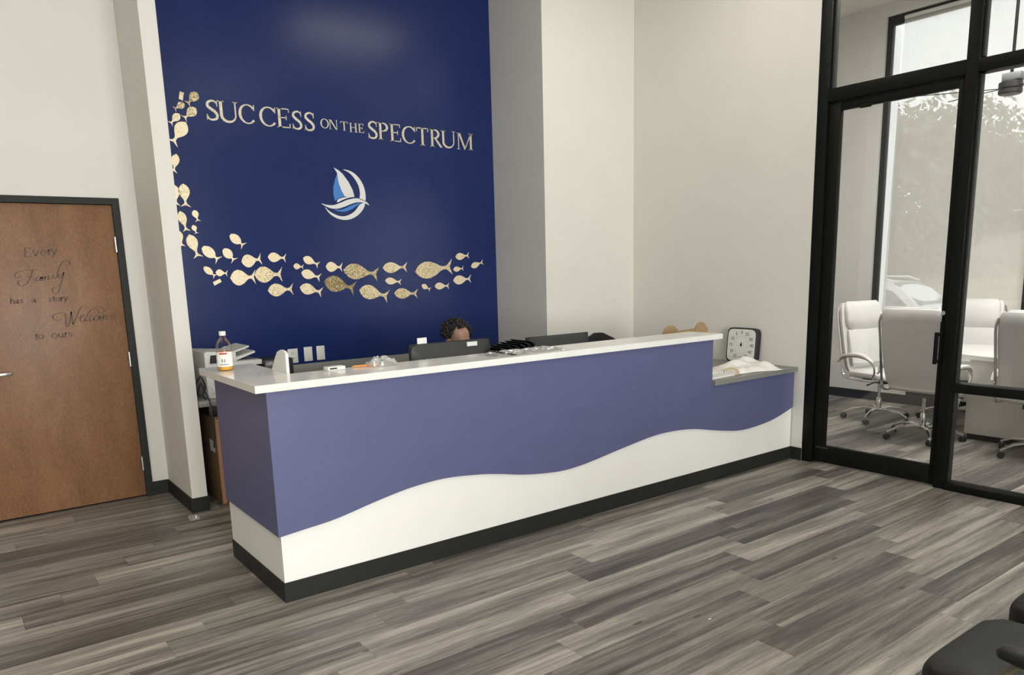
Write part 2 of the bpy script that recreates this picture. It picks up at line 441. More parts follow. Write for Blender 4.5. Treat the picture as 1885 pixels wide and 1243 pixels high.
FISH = [
((0.36, 2.205), (0.362, 2.047), 0.076, 'gold foil fish pointing straight up, right of the half hidden one beside the pillar'),
((0.298, 2.195), (0.298, 2.054), 0.0629, 'half hidden gold fish peeking from behind the pillar, level with the sailboat emblem'),
((0.318, 2.015), (0.35, 1.876), 0.0592, 'upright gold fish on blue wall with two tiny fish on its right'),
((0.414, 2.024), (0.435, 1.946), 0.0456, 'small gold fish, upper of the two tiny ones stacked near the pillar'),
((0.397, 1.919), (0.416, 1.859), 0.0361, 'tiny gold fish, lower of the two tiny ones stacked near the pillar'),
((0.289, 1.881), (0.31, 1.768), 0.0494, 'gold fish almost wholly hidden by the pillar, only its edge showing'),
((0.363, 1.853), (0.412, 1.691), 0.078, 'gold fish at the bend of the shoal, nose up beside the pillar'),
((0.448, 1.763), (0.554, 1.669), 0.0741, 'oval gold fish tilted downward right after the bend near the pillar'),
((0.596, 1.748), (0.668, 1.663), 0.0663, 'oval gold fish tilted steeply, below the topmost fish of the bend'),
((0.654, 1.851), (0.747, 1.771), 0.0663, 'oval gold fish highest above the bottom row, tilted nose up'),
((0.718, 1.652), (0.87, 1.673), 0.096, 'plump gold fish above the two big leftmost fish of the bottom row'),
((0.921, 1.687), (1.062, 1.677), 0.0738, 'gold fish swimming alone above the second big fish from the pillar'),
((1.118, 1.615), (1.198, 1.606), 0.0462, 'tiny gold fish nosing toward the pair in mid shoal, below the lettering word SUCCESS'),
((1.202, 1.677), (1.326, 1.62), 0.063, 'gold fish tilted nose up, upper one of three stacked in mid shoal'),
((1.177, 1.563), (1.332, 1.52), 0.0756, 'gold fish in the middle of three stacked in mid shoal'),
((0.807, 1.555), (1.021, 1.554), 0.123, 'large gold fish, second of the two big ones near the pillar end'),
((0.624, 1.536), (0.812, 1.539), 0.116, 'large gold fish with tall tail, first big one from the pillar end'),
((0.443, 1.62), (0.518, 1.551), 0.0468, 'small slender gold fish tilted down beside a gold scrap near the pillar'),
((0.522, 1.579), (0.607, 1.571), 0.0507, 'small gold fish just above the rectangular gold scrap'),
((0.899, 1.433), (1.099, 1.438), 0.0984, 'gold fish lowest at left of the bottom row, under the big pair'),
((1.156, 1.449), (1.337, 1.403), 0.0882, 'gold fish, bottom one of three stacked in mid shoal'),
((1.385, 1.605), (1.527, 1.597), 0.0798, 'gold fish in front of the long fish below the sailboat emblem'),
((1.535, 1.574), (1.845, 1.534), 0.1276, 'long wide gold fish directly below the sailboat emblem'),
((1.363, 1.488), (1.625, 1.424), 0.129, 'darkest gold fish with strongly crumpled foil below the sailboat emblem'),
((1.893, 1.585), (2.123, 1.587), 0.09, 'level gold fish between the long fish and the largest fish'),
((1.909, 1.479), (2.06, 1.462), 0.0585, 'small gold fish under the level one, between long and largest fish'),
((1.665, 1.409), (1.929, 1.346), 0.1188, 'large gold fish lowest of the shoal, tilted nose up'),
((1.988, 1.368), (2.215, 1.358), 0.09, 'gold fish with dark speckles by its tail, right of the lowest large fish'),
((2.203, 1.545), (2.582, 1.581), 0.1472, 'largest gold fish of the shoal near the end of the blue wall'),
((2.625, 1.666), (2.77, 1.679), 0.0624, 'small gold fish above and behind the largest fish'),
((2.788, 1.577), (2.922, 1.616), 0.0539, 'last small gold fish nearest the edge of the blue wall'),
((2.597, 1.556), (2.705, 1.564), 0.0456, 'tiny gold fish just behind the tail of the largest fish'),
((2.591, 1.458), (2.782, 1.47), 0.0816, 'gold fish below the tiny one behind the largest fish'),
((2.395, 1.415), (2.543, 1.413), 0.0611, 'small gold fish right above the head of the seated person'),
((2.263, 1.429), (2.347, 1.388), 0.0446, 'tiny tilted gold fish under the nose of the largest fish'),
((0.52, 2.831), (0.443, 2.749), 0.0648, 'speckled gold fish at the very top of the shoal, left of the lettering'),
((0.423, 2.751), (0.352, 2.706), 0.0468, 'small gold fish below the small gold rectangle at the top'),
((0.499, 2.727), (0.41, 2.648), 0.0648, 'gold fish beside the first letter S, below the topmost fish'),
((0.383, 2.678), (0.316, 2.605), 0.0504, 'small gold fish just above the big pale fish by the pillar'),
((0.419, 2.626), (0.317, 2.477), 0.09, 'big pale gold fish climbing the pillar side below the small cluster'),
((0.334, 2.406), (0.304, 2.281), 0.054, 'lone gold fish half way up the pillar edge, beneath the big pale one')]
SCRAPS = [[(0.401, 2.828), (0.428, 2.821), (0.415, 2.767), (0.389, 2.777)], [(0.496, 1.51), (0.549, 1.533), (0.559, 1.51), (0.505, 1.484)]]
LETTERS = [('S', 0.567, 0.655, 2.654, 2.792), ('U', 0.65, 0.793, 2.649, 2.794), ('C', 0.797, 0.917, 2.651, 2.789), ('C', 0.949, 1.075, 2.646, 2.787), ('E', 1.078, 1.184, 2.647, 2.787), ('S', 1.199, 1.279, 2.643, 2.778), ('S', 1.297, 1.38, 2.641, 2.777), ('O', 1.427, 1.495, 2.67, 2.742), ('N', 1.496, 1.571, 2.667, 2.74), ('T', 1.592, 1.658, 2.666, 2.735), ('H', 1.669, 1.737, 2.659, 2.731), ('E', 1.746, 1.796, 2.661, 2.731), ('S', 1.833, 1.919, 2.623, 2.759), ('P', 1.923, 2.022, 2.623, 2.757), ('E', 2.029, 2.133, 2.616, 2.755), ('C', 2.143, 2.274, 2.609, 2.75), ('T', 2.279, 2.401, 2.604, 2.748), ('R', 2.412, 2.537, 2.6, 2.745), ('U', 2.526, 2.673, 2.601, 2.743), ('M', 2.684, 2.858, 2.598, 2.738)]
LOGO = [('sail', 'white', [(1.511, 2.378), (1.55, 2.358), (1.582, 2.333), (1.631, 2.27), (1.662, 2.209), (1.673, 2.158), (1.613, 2.156), (1.589, 2.157), (1.563, 2.205), (1.545, 2.257), (1.538, 2.305), (1.537, 2.337)]), ('jib', 'blue', [(1.537, 2.334), (1.513, 2.282), (1.495, 2.224), (1.492, 2.176), (1.501, 2.119), (1.538, 2.143), (1.587, 2.156), (1.562, 2.203), (1.543, 2.257), (1.537, 2.301)]), ('hull', 'white', [(1.519, 2.108), (1.529, 2.132), (1.563, 2.145), (1.613, 2.155), (1.673, 2.157), (1.633, 2.151), (1.582, 2.135), (1.549, 2.121)]), ('upper_crescent', 'white', [(1.589, 2.367), (1.648, 2.359), (1.696, 2.333), (1.735, 2.292), (1.762, 2.24), (1.773, 2.182), (1.768, 2.125), (1.747, 2.133), (1.72, 2.141), (1.725, 2.189), (1.715, 2.247), (1.685, 2.3), (1.642, 2.343)]), ('wave', 'white', [(1.386, 2.097), (1.433, 2.087), (1.491, 2.088), (1.55, 2.108), (1.611, 2.132), (1.672, 2.145), (1.722, 2.144), (1.767, 2.127), (1.803, 2.095), (1.751, 2.113), (1.7, 2.115), (1.649, 2.103), (1.578, 2.076), (1.518, 2.06), (1.45, 2.065)]), ('blue_wave', 'blue', [(1.49, 2.051), (1.556, 2.054), (1.628, 2.083), (1.679, 2.102), (1.722, 2.109), (1.688, 2.087), (1.646, 2.061), (1.585, 2.039), (1.535, 2.038)]), ('lower_crescent', 'white', [(1.415, 2.07), (1.448, 2.039), (1.504, 2.011), (1.562, 2.001), (1.623, 2.016), (1.675, 2.05), (1.719, 2.099), (1.762, 2.11), (1.75, 2.07), (1.706, 2.022), (1.651, 1.989), (1.59, 1.973), (1.521, 1.981), (1.465, 2.008), (1.434, 2.038)])]
DOOR_WORDS = {'every': [[(-0.66, 1.705), (-0.653, 1.762)], [(-0.658, 1.762), (-0.625, 1.762), (-0.627, 1.754)], [(-0.656, 1.735), (-0.636, 1.735)], [(-0.665, 1.705), (-0.631, 1.704), (-0.628, 1.714)], [(-0.613, 1.745), (-0.6, 1.711)], [(-0.6, 1.711), (-0.58, 1.744)], [(-0.616, 1.745), (-0.604, 1.745)], [(-0.586, 1.744), (-0.577, 1.744)], [(-0.569, 1.732), (-0.542, 1.732), (-0.544, 1.743), (-0.554, 1.747), (-0.566, 1.741), (-0.571, 1.73), (-0.569, 1.719), (-0.557, 1.714), (-0.544, 1.72)], [(-0.525, 1.751), (-0.529, 1.718)], [(-0.534, 1.718), (-0.523, 1.718)], [(-0.526, 1.739), (-0.52, 1.749), (-0.51, 1.749)], [(-0.507, 1.753), (-0.496, 1.721)], [(-0.477, 1.753), (-0.498, 1.716), (-0.505, 1.703), (-0.514, 1.703)], [(-0.51, 1.753), (-0.499, 1.753)], [(-0.483, 1.753), (-0.474, 1.753)]], 'family': [[(-0.593, 1.624), (-0.639, 1.624), (-0.681, 1.62), (-0.713, 1.61), (-0.73, 1.593), (-0.727, 1.578), (-0.712, 1.577), (-0.701, 1.586)], [(-0.628, 1.624), (-0.637, 1.597), (-0.652, 1.567), (-0.671, 1.538), (-0.694, 1.524), (-0.714, 1.529), (-0.719, 1.544), (-0.71, 1.557), (-0.694, 1.555)], [(-0.67, 1.578), (-0.622, 1.579)], [(-0.587, 1.578), (-0.6, 1.581), (-0.615, 1.57), (-0.62, 1.557), (-0.613, 1.552), (-0.596, 1.565), (-0.586, 1.577), (-0.596, 1.554), (-0.586, 1.556)], [(-0.579, 1.576), (-0.586, 1.554)], [(-0.585, 1.565), (-0.571, 1.578), (-0.566, 1.575), (-0.572, 1.555)], [(-0.569, 1.566), (-0.551, 1.584), (-0.543, 1.581), (-0.55, 1.559), (-0.54, 1.563)], [(-0.514, 1.592), (-0.525, 1.567), (-0.513, 1.569)], [(-0.507, 1.605), (-0.505, 1.608)], [(-0.513, 1.569), (-0.501, 1.571), (-0.483, 1.625), (-0.462, 1.661), (-0.44, 1.678), (-0.422, 1.678), (-0.414, 1.664), (-0.422, 1.649), (-0.436, 1.647)], [(-0.482, 1.593), (-0.489, 1.573), (-0.478, 1.568), (-0.455, 1.604)], [(-0.455, 1.604), (-0.466, 1.566), (-0.482, 1.53), (-0.492, 1.499), (-0.505, 1.476), (-0.52, 1.468), (-0.534, 1.48), (-0.532, 1.498), (-0.517, 1.506), (-0.505, 1.504)]], 'story': [[(-0.769, 1.452), (-0.773, 1.415)], [(-0.771, 1.431), (-0.761, 1.438), (-0.754, 1.434), (-0.755, 1.414)], [(-0.777, 1.415), (-0.768, 1.415)], [(-0.759, 1.415), (-0.751, 1.414)], [(-0.742, 1.433), (-0.736, 1.437), (-0.732, 1.434), (-0.734, 1.414), (-0.731, 1.415)], [(-0.733, 1.427), (-0.74, 1.426), (-0.745, 1.421), (-0.742, 1.415), (-0.734, 1.42)], [(-0.707, 1.434), (-0.712, 1.439), (-0.719, 1.434), (-0.717, 1.428), (-0.71, 1.425), (-0.708, 1.42), (-0.715, 1.416), (-0.721, 1.42)], [(-0.654, 1.435), (-0.645, 1.439), (-0.638, 1.435), (-0.64, 1.416), (-0.634, 1.417)], [(-0.638, 1.428), (-0.65, 1.428), (-0.658, 1.422), (-0.652, 1.416), (-0.639, 1.421)], [(-0.548, 1.435), (-0.553, 1.44), (-0.559, 1.435), (-0.557, 1.429), (-0.551, 1.426), (-0.549, 1.421), (-0.556, 1.416), (-0.562, 1.421)], [(-0.532, 1.45), (-0.535, 1.422), (-0.532, 1.417), (-0.525, 1.419)], [(-0.539, 1.441), (-0.524, 1.44)], [(-0.508, 1.441), (-0.518, 1.437), (-0.521, 1.43), (-0.52, 1.422), (-0.511, 1.417), (-0.502, 1.422), (-0.498, 1.429), (-0.5, 1.436), (-0.508, 1.441)], [(-0.49, 1.442), (-0.493, 1.418)], [(-0.498, 1.418), (-0.487, 1.418)], [(-0.491, 1.434), (-0.486, 1.441), (-0.477, 1.44)], [(-0.475, 1.443), (-0.467, 1.42)], [(-0.453, 1.442), (-0.468, 1.417), (-0.474, 1.407), (-0.48, 1.408)], [(-0.477, 1.443), (-0.469, 1.443)], [(-0.458, 1.442), (-0.451, 1.442)], [(-0.445, 1.416), (-0.442, 1.417)], [(-0.428, 1.417), (-0.426, 1.418)], [(-0.41, 1.417), (-0.407, 1.418)]], 'welcome': [[(-0.502, 1.302), (-0.519, 1.292), (-0.539, 1.295), (-0.553, 1.31), (-0.546, 1.33), (-0.521, 1.338), (-0.485, 1.34), (-0.48, 1.315), (-0.482, 1.278), (-0.483, 1.255), (-0.478, 1.247), (-0.466, 1.263), (-0.453, 1.304), (-0.444, 1.345)], [(-0.444, 1.345), (-0.444, 1.313), (-0.444, 1.261)], [(-0.444, 1.261), (-0.415, 1.311), (-0.388, 1.365), (-0.365, 1.383)], [(-0.396, 1.3), (-0.378, 1.309), (-0.373, 1.32), (-0.383, 1.321), (-0.395, 1.303), (-0.396, 1.279), (-0.382, 1.276), (-0.368, 1.289)], [(-0.273, 1.352), (-0.284, 1.343), (-0.282, 1.329), (-0.263, 1.326), (-0.249, 1.337), (-0.249, 1.353), (-0.266, 1.368), (-0.292, 1.367), (-0.328, 1.348), (-0.355, 1.312), (-0.369, 1.285), (-0.361, 1.276), (-0.347, 1.288)], [(-0.32, 1.31), (-0.332, 1.313), (-0.34, 1.297), (-0.338, 1.276), (-0.325, 1.28), (-0.316, 1.291)], [(-0.298, 1.311), (-0.312, 1.303), (-0.316, 1.284), (-0.309, 1.274), (-0.293, 1.285), (-0.287, 1.303), (-0.298, 1.311)], [(-0.277, 1.31), (-0.281, 1.277)], [(-0.28, 1.291), (-0.263, 1.309), (-0.257, 1.306), (-0.262, 1.278)], [(-0.259, 1.292), (-0.241, 1.313), (-0.235, 1.31), (-0.238, 1.282), (-0.227, 1.283)], [(-0.211, 1.289), (-0.188, 1.302), (-0.187, 1.314), (-0.2, 1.313), (-0.209, 1.294), (-0.206, 1.277), (-0.191, 1.279), (-0.181, 1.29)]], 'ours': [[(-0.659, 1.215), (-0.663, 1.181), (-0.66, 1.175), (-0.654, 1.178)], [(-0.667, 1.204), (-0.651, 1.203)], [(-0.633, 1.206), (-0.644, 1.201), (-0.648, 1.193), (-0.646, 1.184), (-0.636, 1.178), (-0.625, 1.183), (-0.621, 1.191), (-0.622, 1.2), (-0.633, 1.206)], [(-0.556, 1.207), (-0.569, 1.203), (-0.573, 1.194), (-0.571, 1.186), (-0.56, 1.179), (-0.547, 1.184), (-0.543, 1.192), (-0.545, 1.201), (-0.556, 1.207)], [(-0.53, 1.209), (-0.533, 1.187), (-0.525, 1.18), (-0.511, 1.186)], [(-0.509, 1.207), (-0.512, 1.18), (-0.508, 1.178)], [(-0.494, 1.209), (-0.498, 1.18)], [(-0.502, 1.181), (-0.492, 1.18)], [(-0.495, 1.199), (-0.49, 1.207), (-0.482, 1.207)], [(-0.457, 1.202), (-0.466, 1.209), (-0.476, 1.204), (-0.473, 1.196), (-0.462, 1.192), (-0.459, 1.185), (-0.47, 1.18), (-0.479, 1.187)], [(-0.44, 1.181), (-0.438, 1.182)], [(-0.423, 1.181), (-0.42, 1.182)], [(-0.407, 1.181), (-0.404, 1.182)]]}
WAVE = [(-0.019, 0.34), (0.111, 0.348), (0.279, 0.365), (0.519, 0.412), (0.71, 0.441), (0.911, 0.45), (1.123, 0.431), (1.271, 0.407), (1.426, 0.374), (1.588, 0.351), (1.757, 0.34), (1.935, 0.352), (2.217, 0.392), (2.519, 0.431), (2.733, 0.436), (2.958, 0.417), (3.258, 0.36), (3.513, 0.33), (3.848, 0.353), (4.127, 0.421)]

# ------------------------------------------------------------------ the setting
XS, YB, YD, CEIL = 4.14, 2.48, 2.44, 4.13
XF = 7.05            # far wall of the glazed meeting room
Y0, X0 = WIN_Y, -7.0
YC = 1.745           # white wall beside the blue niche
XN = 3.075           # end of the blue niche

def project(p):
    d = Vector(p) - CP; z = d.dot(CF)
    if z < 0.1: return None
    return (952.88 + 1398.27*d.dot(CR)/z, 761.76 - 1398.27*d.dot(CU)/z)

floor = struct('floor', B(X0, XF, Y0, 2.6, -0.12, -0.004), 'slab', 'grey wood-look plank floor')
PW, PL, GAP = 0.1798, 1.18, 0.0011
TONES = {}
def setrow(k, **kw):
    for j, t in kw.items(): TONES[(k, int(j.replace('m', '-').replace('p', '')))] = t
setrow(-2, p0=.5, p1=.45, p2=.55, p3=.62); setrow(-1, m1=.75, p0=.42, p1=.35, p2=.5, p3=.7)
setrow(0, m1=.28, p0=.72, p1=.66, p2=.36, p3=.55); setrow(1, m1=.55, p0=.85, p1=.30, p2=.55, p3=.4)
setrow(2, m1=.25, p0=.38, p1=.72, p2=.45, p3=.6); setrow(3, m1=.25, p0=.68, p1=.55, p2=.62, p3=.4)
setrow(4, m1=.82, p0=.26, p1=.25, p2=.6, p3=.5); setrow(5, m1=.22, p0=.72, p1=.6, p2=.35, p3=.6)
setrow(6, m2=.62, m1=.6, p0=.25, p1=.5, p2=.4); setrow(7, m2=.7, m1=.45, p0=.42, p1=.55, p2=.5)
setrow(8, m2=.62, m1=.5, p0=.72, p1=.5); setrow(9, m2=.3, m1=.45, p0=.5, p1=.6); setrow(10, m2=.65, m1=.72, p0=.55)
unit = B(0, 1, 0, PW - GAP, -0.004, 0.0).mesh('plank', 'vinyl_plank')
boards = []
k = -16
while True:
    y1 = -0.222 - PW*k; y0 = y1 - PW
    if y1 < Y0: break
    e = 2.81 - 0.1765*k
    for j in range(-6, 14):
        xa, xb = e - PL*(j+1), e - PL*j
        a, b_ = max(xa, X0), min(xb, XF)
        if b_ - a < 0.03 or y1 > 2.6: continue
        rnd = random.Random(k*131 + j*17)
        tone = TONES.get((k, j), 0.28 + 0.46*rnd.random())
        pr = [project((px_, py_, 0)) for px_ in (a, b_) for py_ in (y0, y1)]
        area = 0
        if all(pr):
            us = [min(max(q[0], -60), 1945) for q in pr]; vs = [min(max(q[1], 0), 1300) for q in pr]
            area = (max(us) - min(us))*(max(vs) - min(vs))
            if b_ < 4.2 and y0 > 2.44: area = 0
        boards.append((area, a, b_, y0, tone, rnd.random()))
    k += 1
boards.sort(key=lambda t: -t[0])
seen = [q for q in boards if q[0] > 30][:290]
rest = [q for q in boards if q not in seen]
for area, a, b_, y0, tone, rn in seen:
    o = bpy.data.objects.new('plank', unit); COL.objects.link(o); o.parent = floor
    o.location = (a + GAP/2, y0, 0); o.scale = (b_ - a - GAP, 1, 1); o.color = (tone, rn, 0, 1)
mbr = MB()
for area, a, b_, y0, tone, rn in rest: mbr.box(a + GAP/2, b_ - GAP/2, y0, y0 + PW - GAP, -0.004, 0)
o = mbr.build('plank_field', 'vinyl_plank', floor); o['kind'] = 'stuff'; o.color = (0.5, 0.3, 0, 1)

struct('ceiling', B(X0, XF + .2, Y0 - .2, 2.8, CEIL, CEIL + 0.15), 'ceiling_paint', 'off-white ceiling')
DL, DR, DT = -1.037, -0.125, 2.04     # wood door leaf
FW = 0.045
struct('wall_left', MB().box(X0, DL - FW + .01, YD, YD + .16, 0, CEIL).box(DR + FW - .01, 0.0321, YD, YD + .16, 0, CEIL).box(DL - FW + .01, DR + FW - .01, YD, YD + .16, DT + FW - .01, CEIL), 'wall_paint', 'cream wall around the wooden door')
struct('wall_pillar', B(0.032, 0.131, 1.79, YD + .16, 0, CEIL), 'wall_paint', 'cream wing wall between wooden door and blue niche')
struct('wall_back', B(0.131, XN + .02, YB, YB + .12, 0, CEIL), 'blue_paint', 'navy blue feature wall behind the reception desk')
struct('wall_niche', B(XN, XS + .12, YC, YB + .12, 0, CEIL), 'wall_paint', 'white wall projecting beside the blue wall')
FRY = -0.098   # where the storefront frame starts
struct('wall_right', B(XS, XS + .12, FRY, YC, 0, CEIL), 'wall_paint', 'white side wall between desk and glass door')
struct('door_light_block', B(DL - .3, DR + .3, 2.62, 2.72, -.1, 2.4), 'wall_paint')  # unseen slab added behind the door to stop light leaking under it
struct('wall_outer', B(X0 - .15, X0, Y0 - .2, 2.6, 0, CEIL), 'wall_paint')
struct('wall_conference', B(XS + .12, XF + .2, 2.0, 2.2, 0, CEIL), 'conference_paint')
struct('wall_conference_end', B(XS, XF + .2, -5.4, -5.2, 0, CEIL), 'conference_paint')
struct('wall_right_front', B(XS, XS + .12, Y0 - .2, -4.9, 0, CEIL), 'wall_paint')
# front wall with storefront openings (behind the viewer)
fm = MB().box(X0, XS + .12, Y0 - .15, Y0, 0, 0.45).box(X0, XS + .12, Y0 - .15, Y0, 3.4, CEIL)
prev = X0
for a, b_ in FRONT_WINDOWS + [(XS + .12, None)]:
    fm.box(prev, a, Y0 - .15, Y0, 0.45, 3.4); prev = b_
struct('wall_front', fm, 'wall_paint')
for i, (a, b_) in enumerate(FRONT_WINDOWS):
    w = struct('window_%d' % (3 + i), MB().box(a, b_, Y0 - .1, Y0 - .04, .45, .5).box(a, b_, Y0 - .1, Y0 - .04, 3.35, 3.4).box(a, a + .05, Y0 - .1, Y0 - .04, .5, 3.35).box(b_ - .05, b_, Y0 - .1, Y0 - .04, .5, 3.35).box((a+b_)/2 - .025, (a+b_)/2 + .025, Y0 - .1, Y0 - .04, .5, 3.35), 'black_frame')
    B(a + .05, (a+b_)/2 - .025, Y0 - .075, Y0 - .069, .5, 3.35).build('pane', 'window_glass', w)
    B((a+b_)/2 + .025, b_ - .05, Y0 - .075, Y0 - .069, .5, 3.35).build('pane', 'window_glass', w)

# baseboards
BH = 0.1
struct('baseboard_left', MB().box(DR + FW, 0.031, YD - .008, YD, 0, BH).box(X0, DL - FW, YD - .008, YD, 0, BH), 'rubber_base')
struct('baseboard_pillar', MB().box(0.024, 0.032, 1.782, YD - .008, 0, BH).box(0.032, 0.139, 1.782, 1.79, 0, BH).box(0.131, 0.139, 1.79, YB - .008, 0, BH), 'rubber_base')
struct('baseboard_back', B(0.139, XN, YB - .008, YB, 0, BH), 'rubber_base')
struct('baseboard_niche', MB().box(XN - .008, XN, YC - .008, YB - .008, 0, BH).box(XN, XS - .008, YC - .008, YC, 0, BH), 'rubber_base')
struct('baseboard_right', B(XS - .008, XS, FRY, YC - .008, 0, BH), 'rubber_base')
struct('baseboard_conference', MB().box(XF - .008, XF, -5.2, 2.0, 0, BH).box(XS + .12, XF - .008, 1.992, 2.0, 0, BH), 'rubber_base')

# wooden door
d1 = struct('door_1', MB().box(DL, DR, YD + .005, YD + .05, 0.012, DT, .002), 'door_veneer', 'brown wood veneer door with welcome lettering')
fr = MB().box(DR, DR + FW, YD - .022, YD + .10, 0, DT + FW).box(DL - FW, DL, YD - .022, YD + .10, 0, DT + FW).box(DL, DR, YD - .022, YD + .10, DT + .003, DT + FW).box(DR - .012, DR, YD + .05, YD + .065, 0, DT)
fr.build('door_frame', 'door_frame_paint', d1)
for z0 in (1.73, 0.95, 0.20):
    MB().lathe([(.0085, 0), (.0085, .10)], 10, (DR - .004, YD - .012, z0)).build('hinge', 'steel', d1)
MB().lathe([(.027, 0), (.027, .010), (.018, .012)], 20, (-.975, YD - .006, .972), 'y').build('handle_rose', 'steel', d1)
MB().tube([(-.975, YD, .972), (-.975, YD - .05, .972)], .011, 10).box(-.985, -.828, YD - .062, YD - .044, .961, .982, .005).build('door_handle', 'chrome', d1)
fnD = lambda a, b_, d: (a, d, b_)
for key in ('every', 'family', 'story', 'welcome', 'ours'):
    mb = MB(); script = key in ('family', 'welcome')
    for s_ in DOOR_WORDS[key]:
        P = smooth_path([(a, b_, 0) for a, b_ in s_], 5 if script else 3) if len(s_) > 2 else [Vector((a, b_, 0)) for a, b_ in s_]
        ws = []
        for i, p in enumerate(P):
            t = P[min(i+1, len(P)-1)] - P[max(i-1, 0)]
            ang = abs(t.y) / (t.length + 1e-9)     # steep strokes are the thick ones
            base, extra = ((.0028, .0062) if script else (.0036, .0055))
            ws.append(base + extra*ang**2)
        mb.ribbon([(p.x, p.y) for p in P], ws, fnD, YD + .0035, YD + .0055)
    o = mb.build('door_lettering', 'door_letter', d1)
    o['label'] = {'every': 'dark serif word Every', 'family': 'dark script word Family', 'story': 'serif words has a story', 'welcome': 'dark script word Welcome', 'ours': 'serif words to ours'}[key]

# glazed storefront of the meeting room: frame profile x XS..XS+.11
def bar(mb, y0, y1, z0, z1, d0=0.0, d1=.11): mb.box(XS + d0, XS + d1, y0, y1, z0, z1, .004); return mb
win = struct('window_1', MB().box(XS, XS + .11, -0.178, FRY, 0, CEIL, .004), 'black_frame', 'black framed storefront glazing of the meeting room')
MB_POST = [(-1.178, -1.105), (-2.62, -2.52), (-3.98, -3.88), (-4.9, -4.83)]
for a, b_ in MB_POST: bar(MB(), a, b_, 0, CEIL).build('mullion', 'black_frame', win)
# raised glazing beads beside the first posts give the double line in the mullion
for yy, s_ in ((-1.178, -1), (-0.178, -1)):
    B(XS + .035, XS + .075, yy - .016, yy, 2.76, CEIL, .003).build('glazing_bead', 'black_frame_edge', win)
B(XS + .035, XS + .075, -1.194, -1.178, 0.05, 2.66, .003).build('glazing_bead', 'black_frame_edge', win)
bar(MB(), -1.105, -0.178, 2.665, 2.755).build('transom', 'black_frame', win)
for a, b_ in ((-2.52, -1.178), (-3.88, -2.62), (-4.83, -3.98)):
    bar(MB(), a, b_, 2.665, 2.745).build('transom', 'black_frame', win)
    bar(MB(), a, b_, 0.0, 0.05, -.01, .11).build('sill_rail', 'black_frame', win)
    bar(MB(), a, b_, 0.668, 0.728).build('mid_rail', 'black_frame', win)
    B(XS + .052, XS + .058, a, b_, 0.05, .668).build('pane', 'door_glass', win)
    B(XS + .052, XS + .058, a, b_, 0.728, 2.665).build('pane', 'door_glass', win)
    B(XS + .052, XS + .058, a, b_, 2.745, CEIL).build('pane', 'door_glass', win)
B(XS + .052, XS + .058, -1.105, -.178, 2.755, CEIL).build('pane', 'door_glass', win)
# glass door leaf
door = struct('door_2', MB().box(XS + .02, XS + .065, -0.270, -0.183, 0.012, 2.66, .003), 'black_frame', 'black framed glass door to the meeting room')
B(XS + .02, XS + .065, -1.10, -1.065 + .0, 0.012, 2.66, .003).build('stile', 'black_frame', door)
B(XS + .02, XS + .065, -1.065, -0.270, 2.60, 2.66, .003).build('top_rail', 'black_frame', door)
B(XS + .02, XS + .065, -1.065, -0.270, 0.012, 0.145, .003).build('bottom_rail', 'black_frame', door)
B(XS + .04, XS + .046, -1.065, -0.270, 0.145, 2.60).build('pane', 'door_glass', door)
MB().box(XS - .05, XS + .02, -1.092, -1.072, 1.04, 1.06, .003).box(XS - .05, XS + .02, -1.092, -1.072, .862, .882, .003).box(XS - .066, XS - .046, -1.094, -1.070, .855, 1.067, .004).build('pull_handle', 'black_frame', door)
lk = MB().lathe([(.014, 0), (.014, .010), (.009, .014)], 16, (XS + .004, -1.085, 1.19), 'x').build('lock_cylinder', 'steel', door)
MB().box(XS - .018, XS + .004, -1.089, -1.081, 1.135, 1.175, .002).build('key', 'chrome', lk)
MB().box(XS + .005, XS + .02, -.50, -.42, 2.585, 2.605, .003).build('door_stop', 'black_frame', door)
MB().box(XS + .012, XS + .02, -.31, -.21, .125, .135).build('rail_trim', 'black_frame_edge', door)

# far wall of the meeting room with its big window
WY0, WY1, WZ0, WZ1 = -4.6, 0.985, 0.70, 4.0
struct('wall_far', MB().box(XF, XF + .2, WY1, 2.2, 0, CEIL).box(XF, XF + .2, -5.4, WY0, 0, CEIL).box(XF, XF + .2, WY0, WY1, 0, WZ0).box(XF, XF + .2, WY0, WY1, WZ1, CEIL), 'conference_paint', 'grey-white far wall of the meeting room')
w2 = struct('window_2', MB().box(XF + .03, XF + .09, WY1 - .055, WY1, WZ0, WZ1, .004), 'black_frame', 'tall black framed window of the meeting room')
fx0, fx1 = XF + .03, XF + .09
B(fx0, fx1, WY0, WY1 - .055, WZ1 - .09, WZ1, .004).build('head_rail', 'black_frame', w2)
B(fx0 - .02, fx1, WY0, WY1 - .055, WZ0, WZ0 + .07, .004).build('sill_rail', 'black_frame', w2)
ys = [WY1 - .055, -0.52, -1.95, -3.3, WY0]
for yy in ys[1:]: B(fx0, fx1, yy - .03, yy + .03, WZ0 + .07, WZ1 - .09, .004).build('mullion', 'black_frame', w2)
for a, b_ in zip(ys[:-1], ys[1:]):
    B(XF + .057, XF + .063, b_ + .03, a - (.03 if a != ys[0] else 0), WZ0 + .07, WZ1 - .09).build('pane', 'window_glass', w2)

